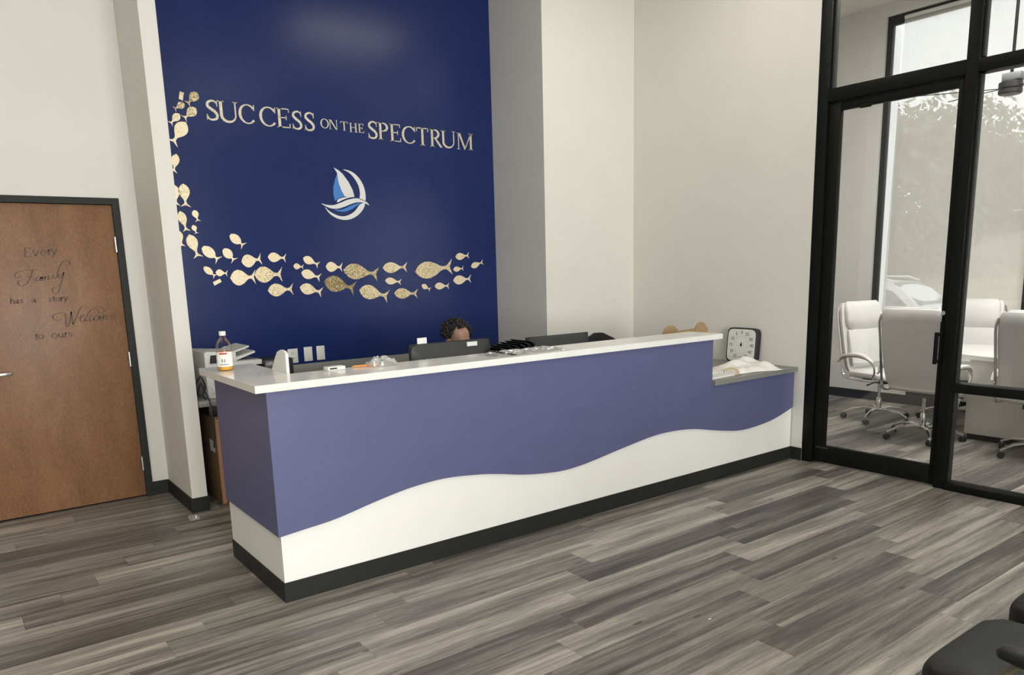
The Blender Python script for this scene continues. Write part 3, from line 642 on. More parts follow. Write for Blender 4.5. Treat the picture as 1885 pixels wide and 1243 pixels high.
# ceiling light panels
def light_panel(x, y, lab, m_='lamp_diffuser'):
    t = thing('ceiling_light', lab, 'ceiling light', (x, y, CEIL), 0, 'recessed ceiling light panels')
    f = MB()
    for a in ((-.62, .62, -.32, -.30), (-.62, .62, .30, .32), (-.62, -.60, -.30, .30), (.60, .62, -.30, .30)): f.box(a[0], a[1], a[2], a[3], -.03, 0)
    f.build('frame', 'white_plastic', t); B(-.60, .60, -.30, .30, -.022, -.004).build('diffuser', m_, t)
for x, y, lab in ((2.78, .22, 'ceiling light panel over the reception desk, mirrored softly in the blue wall'), (-1.6, -.9, 'ceiling light panel before the wooden door, out of the picture'),
                  (2.35, -2.9, 'ceiling light panel over the waiting chairs, out of the picture'), (-1.6, -3.9, 'ceiling light panel above the viewer, out of the picture'),
                  (5.05, -1.0, 'added fill panel brightening the meeting room above the table, out of the picture'), (5.05, -3.4, 'added fill panel brightening the far end of the meeting room, out of the picture')):
    light_panel(x, y, lab, 'lamp_diffuser' if x < 4 else 'meeting_fill')  # meeting room panels are unseen fill, added to brighten that room

# ------------------------------------------------------------------ outside
struct('ground', B(XF + .2, 70, -40, 45, -0.95, -0.75), 'asphalt', 'pale paved ground outside')
hm = MB(); NX, NY = 14, 24
pts = []
for i in range(NX + 1):
    for j in range(NY + 1):
        t = i/NX; x = 27 + 40*t; y = -40 + 85*j/NY
        pts.append((x, y, -0.8 + 5.2*(1 - math.cos(min(1, t*1.5)*PI))/2 + 0.35*math.sin(y*.35 + x*.2)*t))
hm.add(pts, [(i*(NY+1)+j, (i+1)*(NY+1)+j, (i+1)*(NY+1)+j+1, i*(NY+1)+j+1) for i in range(NX) for j in range(NY)], True)
struct('hill', hm, 'bank_grass', 'tan grassy bank rising behind the car')
struct('added_bright_fin', B(7.25, 7.42, 1.0, 1.35, -.9, 4.4), 'bright_fin_white', 'added white fin making a bright stripe at the window edge')  # fin added outside so the gap beside the shade shows bright
def tree(x, y, z, h, r, seed, lab, n=4200):
    rd = random.Random(seed); t = thing('tree', lab, 'tree', (x, y, z), rd.random()*6, 'trees on the bank outside the window')
    tk = MB(); tk.tube([(0, 0, -.3), (.08, .05, h*.3), (-.05, .1, h*.6), (.1, 0, h*.85)], [h*.03, h*.024, h*.015, h*.005], 8)
    for q in range(5):
        a = rd.random()*6.28; z0 = h*(.35 + .08*q); tk.tube([(0, 0, z0), (math.cos(a)*r*.35, math.sin(a)*r*.35, z0 + h*.12), (math.cos(a)*r*.6, math.sin(a)*r*.6, z0 + h*.17)], [h*.01, h*.007, h*.003], 6)
    tk.build('trunk', 'bark', t)
    cl = MB(); lumps = [(rd.uniform(-.5, .5)*r, rd.uniform(-.6, .6)*r, h*rd.uniform(.12, .80), r*rd.uniform(.35, .55)) for _ in range(16)]
    for _ in range(n):
        L_ = rd.choice(lumps); d = Vector((rd.gauss(0, 1), rd.gauss(0, 1), rd.gauss(0, 1))).normalized()*L_[3]*rd.uniform(.55, 1.05)
        c = Vector(L_[:3]) + d; s_ = rd.uniform(.16, .34)
        u = Vector((rd.gauss(0, 1), rd.gauss(0, 1), rd.gauss(0, 1))).normalized(); v = u.orthogonal().normalized(); w_ = u.cross(v)
        cl.add([c - v*s_, c + w_*s_*.45, c + v*s_, c - w_*s_*.45], [(0, 1, 2, 3)])
    o = cl.build('foliage', 'leaf', t); o['kind'] = 'stuff'
tree(36, 15.6, .3, 8.6, 4.4, 1, 'tall olive green tree nearest the far window edge')
tree(53, 21.2, 4.1, 7.2, 4.8, 2, 'tall green tree behind the top of the glass door pane')
tree(45, 14.6, 3.0, 4.8, 3.6, 3, 'rounded green tree lower down, right of the door frame')
tree(62, 18.6, 4.2, 2.8, 3.6, 4, 'low pale green tree at the picture edge behind the side glass')

# ------------------------------------------------------------------ reception desk
desk = thing('reception_desk', 'long purple and white reception desk with wavy front', 'reception desk', (0, 0, 0))
DL_ = XS - .012   # right end against the side wall baseboard
LT = 3.1287
fnF = lambda a, b_, d: (a, d, b_)
front = [(0, .0), (DL_, .0), (DL_, .704), (LT, .704), (LT, 1.031), (0, 1.031)]
MB().prism(front, fnF, 0.0, 0.02).build('front_panel', 'white_laminate', desk)
wv = [Vector((a, b_, 0)) for a, b_ in WAVE]; wv[-1] = Vector((DL_ - .001, wv[-1].y, 0)); wv[0] = Vector((-.0146, .336, 0))
wp = smooth_path(wv, 5)
purple = [(p.x, p.y) for p in wp] + [(DL_ - .001, .704), (LT + .002, .704), (LT + .002, 1.0315), (-.0146, 1.0315)]
MB().prism(purple, fnF, -.0146, -.0002).build('wave_panel', 'purple_laminate', desk)
B(-.0146, -.0002, -.0002, .803, .336, 1.0315).build('side_panel', 'purple_laminate', desk)
B(0, .02, .02, .803, 0, 1.031).build('end_panel', 'white_laminate', desk)
B(.02, .16, .02, .803, 0.0, 1.031).build('end_wall', 'white_laminate', desk)
B(.16, LT, .02, .14, 0.0, 1.031).build('knee_wall', 'white_laminate', desk)
B(LT, DL_, .02, .14, 0.0, .704).build('knee_wall', 'white_laminate', desk)
MB().box(-.005, DL_ + .004, -.005, -.0003, 0, BH).box(-.005, -.0003, -.0003, .803, 0, BH).build('kick_base', 'rubber_base', desk)
B(.16, LT, .14, .78, .70, .738).build('worktop', 'grey_laminate', desk)
for xx in (.9, 2.0, 3.0): B(xx, xx + .02, .16, .76, 0, .70).build('support_panel', 'white_laminate', desk)
ct = MB().prism([(-.0705, -.04), (3.204, -.04), (3.204, .262), (.21, .262), (.21, .87), (-.0705, .87)], lambda a, b_, d: (a, b_, d), 1.0318, 1.067).build('countertop', 'quartz')
tag(ct, 'white polished stone countertop on top of the reception desk', 'countertop')
bv = ct.modifiers.new('edge', 'BEVEL'); bv.width = .003; bv.segments = 2
lc = MB().prism([(LT + .004, -.04), (XS - .002, -.04), (XS - .002, .80), (LT + .004, .80)], lambda a, b_, d: (a, b_, d), .7042, .74).build('lower_countertop', 'grey_laminate')
tag(lc, 'grey lower countertop at the end of the desk beside the glass door', 'countertop')
bv = lc.modifiers.new('edge', 'BEVEL'); bv.width = .003; bv.segments = 2

# back counter along the blue wall
bc = thing('back_counter', 'grey counter with low backsplash along the blue wall', 'counter', (0, 0, 0))
B(.14, XN - .012, 1.80, YB - .004, .70, .74, .002).build('worktop', 'grey_laminate', bc)
B(.14, XN - .012, YB - .026, YB - .004, .74, .842, .002).build('backsplash', 'grey_laminate', bc)
for xx in (.96, 2.0, 2.98): B(xx, xx + .025, 1.83, YB - .02, 0, .70).build('support_panel', 'grey_laminate', bc)

# ------------------------------------------------------------------ wall lettering, emblem, fish
fnW = lambda a, b_, d: (a, d, b_)
WD0, WD1 = YB - .003, YB - .0002
def glyph(ch, xl, xr, zb, zt):
    """serif capital drawn with thick and thin strokes; unit height, width w"""
    H = zt - zb; w = (xr - xl)/H; mb = MB(); T, t = .145, .055
    fn = lambda a, b_, d: (xl + a*H, d, zb + b_*H)
    def rect(x0, x1, y0, y1): mb.prism([(x0, y0), (x1, y0), (x1, y1), (x0, y1)], fn, WD0, WD1)
    def serif(x, y, hw=.14, up=1): mb.prism([(x - hw, y), (x + hw, y), (x + hw, y + up*.035), (x - hw, y + up*.035)], fn, WD0, WD1)
    def stem(x, th=T, s0=True, s1=True, y0=0, y1=1):
        rect(x - th/2, x + th/2, y0, y1)
        if s0: serif(x, y0, th/2 + .085, 1)
        if s1: serif(x, y1, th/2 + .085, -1)
    def arc(cx, cy, rx, ry, a0, a1, wf, n=18):
        P, W_ = [], []
        for i in range(n + 1):
            a = math.radians(a0 + (a1 - a0)*i/n); P.append((cx + rx*math.cos(a), cy + ry*math.sin(a))); W_.append(wf(a))
        mb.ribbon(P, W_, fn, WD0, WD1)
    side = lambda a: t + (T - t)*abs(math.cos(a))**1.5
    if ch == 'S':
        c = [(w*.90, .80), (w*.74, .945), (w*.45, .965), (w*.17, .86), (w*.15, .70), (w*.40, .56), (w*.68, .44), (w*.86, .28), (w*.78, .10), (w*.48, .035), (w*.2, .07), (w*.06, .25)]
        P = smooth_path([(a, b_, 0) for a, b_ in c], 4); n = len(P)
        mb.ribbon([(p.x, p.y) for p in P], [t + (T - t)*math.sin(PI*i/(n-1))**1.2 for i in range(n)], fn, WD0, WD1)
        mb.prism([(w*.86, .70), (w*.93, .70), (w*.93, 1.0), (w*.88, .98)], fn, WD0, WD1)
        mb.prism([(w*.02, 0.0), (w*.07, .02), (w*.10, .30), (w*.02, .30)], fn, WD0, WD1)
    elif ch in 'CO':
        if ch == 'O': arc(w/2, .5, w/2 - T*.4, .47, 0, 360, side, 28)
        else:
            arc(w*.54, .5, w*.54 - T*.45, .47, 38, 322, side, 24)
            mb.prism([(w*.90, .70), (w*.97, .70), (w*.97, 1.0), (w*.92, .97)], fn, WD0, WD1)
    elif ch == 'U':
        x0, x1 = .14 + T*.1, w - .13
        rect(x0 - T/2, x0 + T/2, .34, 1); serif(x0, 1, T/2 + .085, -1); rect(x1 - t*.6, x1 + t*.6, .34, 1); serif(x1, 1, .12, -1)
        arc((x0 + x1)/2, .35, (x1 - x0)/2, .32, 180, 360, lambda a: t*1.2 + (T - t*1.2)*(0.5 - 0.5*math.cos(a)), 16)
    elif ch in 'E':
        x = .16; stem(x); rect(x, w*.93, 1 - t, 1); rect(x, w*.97, 0, t); rect(x, w*.72, .49, .49 + t)
        rect(w*.88, w*.94, .80, 1); rect(w*.92, w*.99, 0, .22); rect(w*.68, w*.74, .40, .63)
    elif ch == 'T':
        stem(w/2, T, True, False); rect(.02, w - .02, 1 - t, 1); rect(.02, .02 + t, .78, 1); rect(w - .02 - t, w - .02, .78, 1)
    elif ch == 'H':
        stem(.17, T); stem(w - .17, T); rect(.17, w - .17, .49, .49 + t)
    elif ch == 'N':
        x0, x1 = .13, w - .13; stem(x0, t*1.1); stem(x1, t*1.1, False, True)
        mb.prism([(x0 - .05, 1), (x0 + T*.9, 1), (x1 + .02, 0), (x1 - T*.8, .0)], fn, WD0, WD1)
    elif ch in 'PR':
        x = .16; stem(x); yc, ry = .74, .235; rx = w*.62 - x if ch == 'P' else w*.52 - x
        cx = x + rx*.55
        rect(x, cx, 1 - t, 1); rect(x, cx, yc - ry - t*.5, yc - ry + t*.5)
        arc(cx, yc, rx, ry - .005, -90, 90, lambda a: t + (T - t)*abs(math.cos(a)), 14)
        if ch == 'R':
            mb.prism([(cx - .02, .50), (cx + T*.9, .50), (w*.98, .02), (w*1.0, 0), (w*.80, 0)], fn, WD0, WD1)
    elif ch == 'M':
        x0, x1 = .15, w - .17; stem(x0, t*1.1, True, True); stem(x1, T, True, True)
        mb.prism([(x0 - .03, 1), (x0 + T*.85, 1), (w*.52, .12), (w*.46, .0)], fn, WD0, WD1)
        mb.prism([(x1 - t*.3, 1), (x1 + t, 1), (w*.50, 0), (w*.46, .0)], fn, WD0, WD1)
    return mb
sign = thing('wall_lettering', 'gold serif lettering SUCCESS ON THE SPECTRUM on the blue wall', 'lettering', (0, 0, 0))
for ch, xl, xr, zb, zt in LETTERS:
    o = glyph(ch, xl, xr, zb, zt).build('letter', 'pale_foil', sign); o.color = (.25, 0, 0, 1)
emblem = thing('sailboat_emblem', 'round white and blue sailboat emblem on the blue wall', 'emblem', (0, 0, 0))
for nm, colr, poly in LOGO:
    n = len(poly)
    sm = smooth_path([(a, b_, 0) for a, b_ in poly], 3, True) if nm not in ('sail', 'jib') else [Vector((a, b_, 0)) for a, b_ in poly]
    MB().prism([(p.x, p.y) for p in sm], fnW, YB - .006, YB - .0002).build(nm, 'logo_white' if colr == 'white' else 'logo_blue', emblem)
OVAL = (7, 8, 9, 17)
def fish_outline(N_, T_, w, oval, tail_h):
    N_, T_ = Vector(N_), Vector(T_); ax = T_ - N_; L_ = ax.length; ax /= L_; nn = Vector((-ax.y, ax.x))
    P = lambda u, v: tuple(N_ + ax*u*L_ + nn*v)
    bl = .76; up = []
    for i in range(11):
        u = i/10
        if oval: prof = math.sin(PI*min(max(u, .03), .97))**.5
        else: prof = math.sin(PI*u**.82)**.9 * (1.0 if u < .5 else 1)
        up.append((u*bl, prof*w/2))
    neck = w*.09
    up[-1] = (bl, neck)
    th = tail_h/2
    pts = [(u, v) for u, v in up] + [(.86, neck*1.3), (1.03, th), (.94, 0.0), (1.0, -th), (.86, -neck*1.3)] + [(u, -v) for u, v in reversed(up)]
    pts = pts[:-1] if abs(pts[-1][1]) < 1e-6 else pts
    out = []
    for u, v in pts:
        q = P(u, v)
        if not out or (Vector(q) - Vector(out[-1])).length > 1e-5: out.append(q)
    return out
CREASE = {23: 1.0, 22: .75, 27: .6, 35: .8, 36: .7, 37: .6, 28: .5, 26: .5, 19: .45, 15: .45, 24: .4}
for i, (N_, T_, w, lab) in enumerate(FISH):
    mb = MB().prism(fish_outline(N_, T_, w, i in OVAL, w*(.95 if i not in OVAL else 1.05)), fnW, YB - .0022, YB - .0002)
    o = mb.build('fish_decal', 'gold_foil'); rd = random.Random(i)
    o.color = (CREASE.get(i, .05 + .3*rd.random()), 0, 0, 1)
    tag(o, lab, 'fish decal', 'gold fish decals swimming across the blue wall')
for i, q in enumerate(SCRAPS):
    o = MB().prism(q, fnW, YB - .0022, YB - .0002).build('foil_scrap', 'gold_foil'); o.color = (.5 - .4*i, 0, 0, 1)
    tag(o, ['small upright gold foil rectangle above the top of the fish shoal', 'small slanted gold foil rectangle below the bend of the fish shoal'][i], 'foil scrap')

# wall plates
def plate(x, z, w, lab, duplex=False):
    t = thing('wall_plate' if not duplex else 'power_outlet', lab, 'wall plate' if not duplex else 'outlet', (x, YB, z))
    B(-w/2, w/2, -.006, -.0003, -.057, .057, .003).build('cover', 'white_plastic', t)
    if duplex:
        for dz in (-.021, .021):
            s_ = MB().lathe([(.0165, 0), (.0165, .0015)], 16, (0, -.0075, dz), 'y').build('socket', 'white_plastic', t)
            MB().box(-.008, -.005, -.0082, -.0074, dz - .001, dz + .009).box(.005, .008, -.0082, -.0074, dz - .001, dz + .009).lathe([(.0025, 0), (.0025, .0008)], 8, (0, -.0082, dz - .008), 'y').build('slots', 'slot_dark', s_)
    else:
        for dz in (-.042, .042): MB().lathe([(.003, 0), (.003, .001)], 8, (0, -.0068, dz), 'y').build('screw', 'steel', t)
plate(1.055, .912, .082, 'white double power outlet on the blue wall', True)
plate(1.182, .917, .07, 'blank white wall plate nearest the power outlet')
plate(1.288, .917, .07, 'blank white wall plate farthest from the power outlet')

# ------------------------------------------------------------------ things on the desk
# bottle
bt = thing('juice_bottle', 'clear plastic bottle with amber drink at the counter corner', 'bottle', (.012, .665, 1.0672))
prof = [(.030, .0), (.037, .003), (.039, .012), (.039, .105), (.0375, .112), (.0395, .122), (.036, .140), (.028, .156), (.0165, .170), (.0145, .176), (.0145, .186)]
MB().lathe(prof, 28).build('body', 'bottle_plastic', bt)
MB().lathe([(.028, .0015), (.0352, .004), (.0375, .012), (.0375, .098), (.0372, .1)], 28).build('drink', 'juice', bt)
cp_ = MB().lathe([(.0165, .182), (.017, .184), (.017, .202), (.0155, .204)], 24).build('cap', 'white_plastic', bt)
lab_ = MB()
def band(mb, r, z0, z1, a0, a1, n=20):
    vs, fs = [], []
    for i in range(n + 1):
        a = a0 + (a1 - a0)*i/n
        vs += [(r*math.cos(a), r*math.sin(a), z0), (r*math.cos(a), r*math.sin(a), z1)]
    for i in range(n): fs.append((2*i, 2*i+2, 2*i+3, 2*i+1))
    return mb.add(vs, fs, True)
band(lab_, .0396, .022, .098, math.radians(150), math.radians(330))
lb = lab_.build('label', 'paper', bt)
band(MB(), .0399, .086, .095, math.radians(215), math.radians(275), 8).build('print', 'print_red', lb)
for a_ in (236, 254): band(MB(), .0399, .045, .062, math.radians(a_ - 6), math.radians(a_ + 4), 4).build('print', 'print_grey', lb)
band(MB(), .0399, .031, .036, math.radians(215), math.radians(280), 8).build('print', 'print_grey', lb)

# white rounded screen at the inner corner
scp = [(.268, 1.0672), (.268, 1.165), (.290, 1.178), (.335, 1.182), (.385, 1.168), (.43, 1.125), (.485, 1.0672)]
o = MB().prism(scp, lambda a, b_, d: (d, a, b_), .192, .207).build('corner_screen', 'white_plastic')
tag(o, 'small white rounded screen standing at the inner counter corner', 'screen')

# printer
pt = thing('printer', 'light grey multifunction printer on the back counter behind the bottle', 'printer', (.22, 1.86, .7405)); pt.scale = (.86, 1, 1)
B(0, .40, .0, .40, 0, .205, .008).build('body', 'printer_white', pt)
B(.035, .365, -.006, .002, .03, .085, .003).build('paper_drawer', 'printer_white', pt)
B(.09, .36, -.004, .004, .145, .19, .002).build('output_slot', 'slot_dark', pt)
MB().prism([(.0, .205), (.44, .205), (.44, .236), (.0, .24)], lambda a, b_, d: (a, d, b_), -.005, .40).build('scanner_lid', 'printer_white', pt)
MB().prism([(.035, .238), (.13, .238), (.13, .292), (.045, .292)], lambda a, b_, d: (a, d, b_), -.014, -.004).build('control_panel', 'slot_dark', pt)
MB().prism([(.0, .24), (.24, .24), (.24, .300), (.02, .318), (.0, .31)], lambda a, b_, d: (a, d, b_), -.004, .36).build('document_feeder', 'printer_white', pt)
MB().prism([(.20, .285), (.21, .300), (.36, .335), (.36, .325)], lambda a, b_, d: (a, d, b_), .03, .33).build('input_tray', 'printer_white', pt)
MB().prism([(.22, .248), (.25, .243), (.40, .285), (.40, .298), (.24, .262)], lambda a, b_, d: (a, d, b_), .02, .34).build('output_tray', 'printer_white', pt)
B(.24, .42, .03, .33, .2365, .2425).build('tray_floor', 'printer_grey', pt)
# toner carton
tb = thing('toner_box', 'black carton lettered laser toner beside the printer', 'box', (.600, 1.80, .7405))
B(0, .20, 0, .26, 0, .232, .002).build('carton', 'toner_black', tb)
text_mesh(MB(), 'LASER TONER', .034, lambda a, b_, d: (.062 + a*.52, d, .206 + b_), -.0006, -.0012).build('print', 'logo_white', tb)
# under the back counter: cardboard box, black box, cables
cb = thing('cardboard_box', 'tall brown cardboard box on the floor between pillar and desk', 'box', (.24, 1.846, 0))
B(0, .42, 0, .40, .001, .60, .003).build('carton', 'cardboard', cb)
B(.002, .03, -.002, .001, .004, .598).build('edge_tape', 'cardboard_edge', cb)
B(-.0015, .0, .06, .17, .36, .44).build('shipping_label', 'paper', cb)
MB().prism([(0, .6), (.16, .6), (.16, .604), (0, .62)], lambda a, b_, d: (a, d, b_), .0, .40).build('flap', 'cardboard', cb)
o = B(.21, .58, 1.84, 2.22, .622, .695, .006).build('black_box', 'black_plastic'); tag(o, 'flat black box resting on the cardboard box under the back counter', 'box')
o = MB().tube(smooth_path([(.16, 1.93, .741), (.152, 1.84, .80), (.17, 1.815, .86), (.19, 1.82, .80), (.205, 1.815, .765), (.212, 1.785, .70), (.210, 1.78, .55), (.205, 1.785, .42)], 6), .0055, 8).build('power_cable', 'black_plastic')
tag(o, 'black power cable hanging from the printer behind the pillar', 'cable')
o = MB().tube(smooth_path([(.15, 2.05, .75), (.15, 1.88, .84), (.175, 1.83, .90), (.20, 1.835, .83), (.18, 1.83, .78), (.195, 1.83, .747)], 6), .005, 8).build('data_cable', 'black_plastic')
tag(o, 'looped black cable on the back counter beside the printer', 'cable')

# things lying on the stone counter
o = thing('small_device', 'small white box device at the back edge of the stone counter', 'device', (.425, .222, 1.0672), .05)
B(-.048, .048, -.028, .028, 0, .020, .004).build('case', 'white_plastic', o); B(-.04, .0, -.0305, -.029, .008, .015).build('display', 'slot_dark', o)
o = MB().lathe([(.001, 0), (.006, .012), (.006, .15), (.004, .155)], 8, (0, 0, 0), 'x').build('orange_marker', 'orange_plastic', None, (.52, .222, 1.0735)); tag(o, 'orange marker lying at the back edge of the stone counter', 'marker')
def crumple(x0, x1, y0, y1, h, seed, nx=22, ny=12, ragged=.012):
    rd = random.Random(seed); mb = MB(); vs = []
    for j in range(ny + 1):
        for i in range(nx + 1):
            u, v = i/nx, j/ny; edge = min(u, 1-u, v, 1-v)
            z = (h*(.15 + .85*min(1, edge*5)))*(.35 + .65*rd.random())
            vs.append((x0 + (x1-x0)*u + rd.uniform(-1, 1)*ragged, y0 + (y1-y0)*v + rd.uniform(-1, 1)*ragged, max(z, .0012)))
    return mb.add(vs, [(j*(nx+1)+i, j*(nx+1)+i+1, (j+1)*(nx+1)+i+1, (j+1)*(nx+1)+i) for j in range(ny) for i in range(nx)])
o = crumple(.0, .17, -.04, .04, .055, 3, 14, 8, .006).build('plastic_bag', 'thin_film', None, (.60, .205, 1.0668)); tag(o, 'crumpled clear plastic bag at the back edge of the counter', 'plastic bag')
bag = thing('plastic_packet', 'flat clear plastic packet with dark contents in front of the monitors', 'plastic packet', (1.27, .015, 1.0672))
crumple(0, .60, 0, .19, .024, 5, 34, 14, .008).build('film', 'thin_film', bag)
B(.05, .30, .03, .15, .001, .008, .003).build('contents', 'contents_grey', bag)
B(.33, .56, .05, .15, .001, .007, .003).build('contents', 'contents_grey', bag)
o = MB().tube([(1.335, .16, 1.094), (1.40, .02, 1.076), (1.415, -.012, 1.074)], [.004, .0045, .002], 8).build('pen', 'black_plastic'); tag(o, 'dark pen lying across the plastic packet', 'pen')

# monitors (backs toward the viewer)
def monitor(x0, x1, y, top, lab, rz=0.0):
    t = thing('monitor', lab, 'monitor', ((x0+x1)/2, y, .739), rz); w = (x1 - x0)/2; T = top - .739
    MB().prism([(-w, T), (w, T), (w, T - .325), (-w, T - .325)], lambda a, b_, d: (a, d, b_), 0, .012).build('bezel', 'black_plastic', t)
    MB().loft([[(a, -.002, T - .1625 + b_) for a, b_ in rrect(w - .002, .160, 28, 14)], [(a, -.012, T - .1625 + b_) for a, b_ in rrect(w - .004, .157, 28, 14)], [(a, -.030, T - .185 + b_) for a, b_ in rrect(w*.80, .10, 28, 8)], [(a, -.034, T - .185 + b_) for a, b_ in rrect(w*.78, .095, 28, 8)]]).build('back_shell', 'monitor_plastic', t)
    B(-w*.78, w*.78, -.0145, -.012, T - .040, T - .037).build('vent', 'slot_dark', t)
    B(-w + .012, w - .012, .0122, .0130, T - .31, T - .014).build('screen', 'slot_dark', t)
    B(-.03, .03, -.055, -.034, .01, T - .12, .006).build('neck', 'black_plastic', t)
    B(.010, .016, -.058, -.055, .05, T - .11).build('neck_trim', 'steel', t)
    MB().loft([[(a, -.02 + b_, 0.0005) for a, b_ in rrect(.13, .095, 24, 4)], [(a, -.02 + b_, .010) for a, b_ in rrect(.128, .093, 24, 4)]]).build('foot', 'black_plastic', t)
    return t
m1 = monitor(1.045, 1.622, .55, 1.124, 'black monitor hiding the face of the seated person')
B(.105, .180, -.0225, -.0125, .346, .372).build('label', 'paper', m1)
B(-.232, -.168, .002, .006, .372, .420).build('sticky_note', 'paper', m1)
monitor(1.921, 2.467, .55, 1.101, 'black monitor at the middle of the counter beside the round chair top')

# file sorter between the monitors
fs_ = thing('file_sorter', 'black stepped file sorter between the two monitors', 'file sorter', (1.64, .40, .739))
for i in range(6):
    x = .02 + i*.042; hgt = .312 + .006*i
    MB().prism([(x, 0), (x + .006, 0), (x + .006, hgt), (x - .030, hgt + .014), (x - .036, hgt + .012), (x, hgt - .01)], lambda a, b_, d: (a, d, b_), 0, .22).build('divider', 'black_plastic', fs_)
MB().prism([(0, 0), (.36, 0), (.36, .02), (.245, .335), (.225, .34), (.0, .30)], lambda a, b_, d: (a, d, b_), .22, .226).build('side', 'black_plastic', fs_)
B(0, .30, 0, .226, 0, .006).build('base', 'black_plastic', fs_)

# brown two eared cutout standing behind the far counter end
ear = []
def lobe(cx, cz, r, a0, a1, n=10): return [(cx + r*math.cos(math.radians(a0 + (a1-a0)*i/n)), cz + r*math.sin(math.radians(a0 + (a1-a0)*i/n))) for i in range(n+1)]
cut = [(-.235, .0), (.235, .0), (.228, .26)] + [(.262, .300)] + lobe(.175, .300, .068, 30, 180) + [(.100, .324), (-.075, .316)] + lobe(-.17, .272, .092, 30, 172)
o = MB().prism(cut, lambda a, b_, d: (a, d, b_), 0, .012).build('eared_cutout', 'brown_board', None, (3.365, .43, .7402)); tag(o, 'brown board with two rounded ears standing behind the far counter end', 'cutout')

# big visual timer leaning on the side wall
tm = thing('visual_timer', 'white square timer with black rim leaning on the side wall', 'timer', (4.052, .445, .7455))
tm.rotation_euler = (0, math.radians(5), 0)
fnT = lambda hw, hh, x: [(x, a, .14 + b_) for a, b_ in rrect(hw, hh, 40, 7)]
MB().loft([fnT(.143, .140, .0), fnT(.146, .143, .004), fnT(.146, .143, .055), fnT(.138, .136, .06)]).build('case', 'black_plastic', tm)
MB().loft([fnT(.134, .131, -.0012), fnT(.134, .131, .001)]).build('face', 'white_plastic', tm)
fnt = lambda a, b_, d: (d, -a, .14 + b_)      # seen from -X: +a runs toward -Y
for val, ang in ((0, 90), (5, 120), (10, 150), (15, 180), (20, 210), (25, 240), (30, 270), (35, 300), (40, 330), (45, 0), (50, 30), (55, 60)):
    cxx, czz = .104*math.cos(math.radians(ang)), .104*math.sin(math.radians(ang))
    text_mesh(MB(), str(val), .037, lambda a, b_, d: fnt(a + cxx, b_ + czz, d), -.0015, -.002).build('numeral', 'print_black', tm)
tk = MB()
for q in range(60):
    a = math.radians(q*6); r0, r1 = (.068, .078) if q % 5 == 0 else (.072, .076)
    tk.ribbon([(r0*math.cos(a), r0*math.sin(a)), (r1*math.cos(a), r1*math.sin(a))], .0012, fnt, -.0016, -.0013)
tk.build('dial_ticks', 'print_grey', tm)
MB().prism(lobe(0, 0, .009, -160, -20) + lobe(0, .0, .009, -20, 30, 4) + [(0, .026)] + lobe(0, 0, .009, 150, 200, 4), fnt, -.004, -.0014).build('pointer', 'print_black', tm)

# papers, book and white cloth on the lower counter
o = thing('magazine', 'white magazine lying on the lower grey countertop beside the cloth', 'magazine', (3.31, .14, .7402), .05)
B(-.15, .15, -.12, .13, 0, .012, .002).build('pages', 'paper', o); B(-.152, .152, -.122, .132, .012, .0135).build('cover', 'paper', o)
MB().ribbon([(.10*math.cos(a*PI/10) - .02, .06*math.sin(a*PI/10) + .02) for a in range(11)], .012, lambda a, b_, d: (a, b_, d), .0136, .0141).build('print', 'print_grey', o)
o = thing('spiral_notebook', 'white spiral notebook on top of the magazine', 'notebook', (3.32, .20, .7545), -.1)
B(-.11, .11, -.08, .09, 0, .014, .002).build('pages', 'paper', o)
for i in range(9): MB().tube([(-.10 + i*.025, -.08 + .009*math.cos(a), .007 + .009*math.sin(a)) for a in [PI*2*q/8 for q in range(8)]], .0012, 5, True).build('ring', 'black_plastic', o)
def cloth(w, d, h, seed, nx=26, ny=18):
    rd = random.Random(seed); vs = []; ph = [rd.uniform(0, 6) for _ in range(6)]
    for j in range(ny + 1):
        for i in range(nx + 1):
            u, v = i/nx*2 - 1, j/ny*2 - 1
            e = (1 - abs(u)**4)*(1 - abs(v)**4)
            z = h*e*(.55 + .25*math.sin(u*3 + ph[0] + v*2) + .2*math.sin(v*5 + ph[1] - u*2)) + .012*math.sin(u*9 + v*7 + ph[2])*e
            vs.append((u*w*(1 + .06*math.sin(v*4 + ph[3])), v*d*(1 + .08*math.sin(u*5 + ph[4])), max(.002, z + .003)))
    m_ = MB(); m_.add(vs, [(j*(nx+1)+i, j*(nx+1)+i+1, (j+1)*(nx+1)+i+1, (j+1)*(nx+1)+i) for j in range(ny) for i in range(nx)], True); return m_
o = cloth(.235, .185, .085, 2).build('white_cloth', 'cloth_white', None, (3.745, .180, .7402)); tag(o, 'crumpled white cloth bag in front of the timer', 'cloth'); o.rotation_euler = (0, 0, -.25)
o = MB().tube(smooth_path([(3.40, .10, .775), (3.46, .08, .79), (3.50, .055, .772), (3.485, .03, .752), (3.44, .02, .747)], 6), [.006]*25, 7).build('tan_tie', 'tan_cord'); tag(o, 'tan cord tie on the notebook at the lower countertop', 'cord')

# floor scraps
p_ = Vector((-.02, 1.69, 0))
o = crumple(-.03, .03, -.05, .05, .03, 11, 6, 8, .004).build('tape_scrap', 'thin_film', None, (.0, 1.665, .0003)); tag(o, 'crumpled scrap of clear tape on the floor beside the pillar', 'scrap')
o = MB().lathe([(.001, 0), (.005, .002), (.001, .004)], 6, (0, 0, 0)).build('paper_crumb', 'debris_white', None, (1.40, -1.41, .0002)); o.scale = (2.2, .9, 1); tag(o, 'white paper crumb lying on the floor planks in front of the desk', 'crumb')

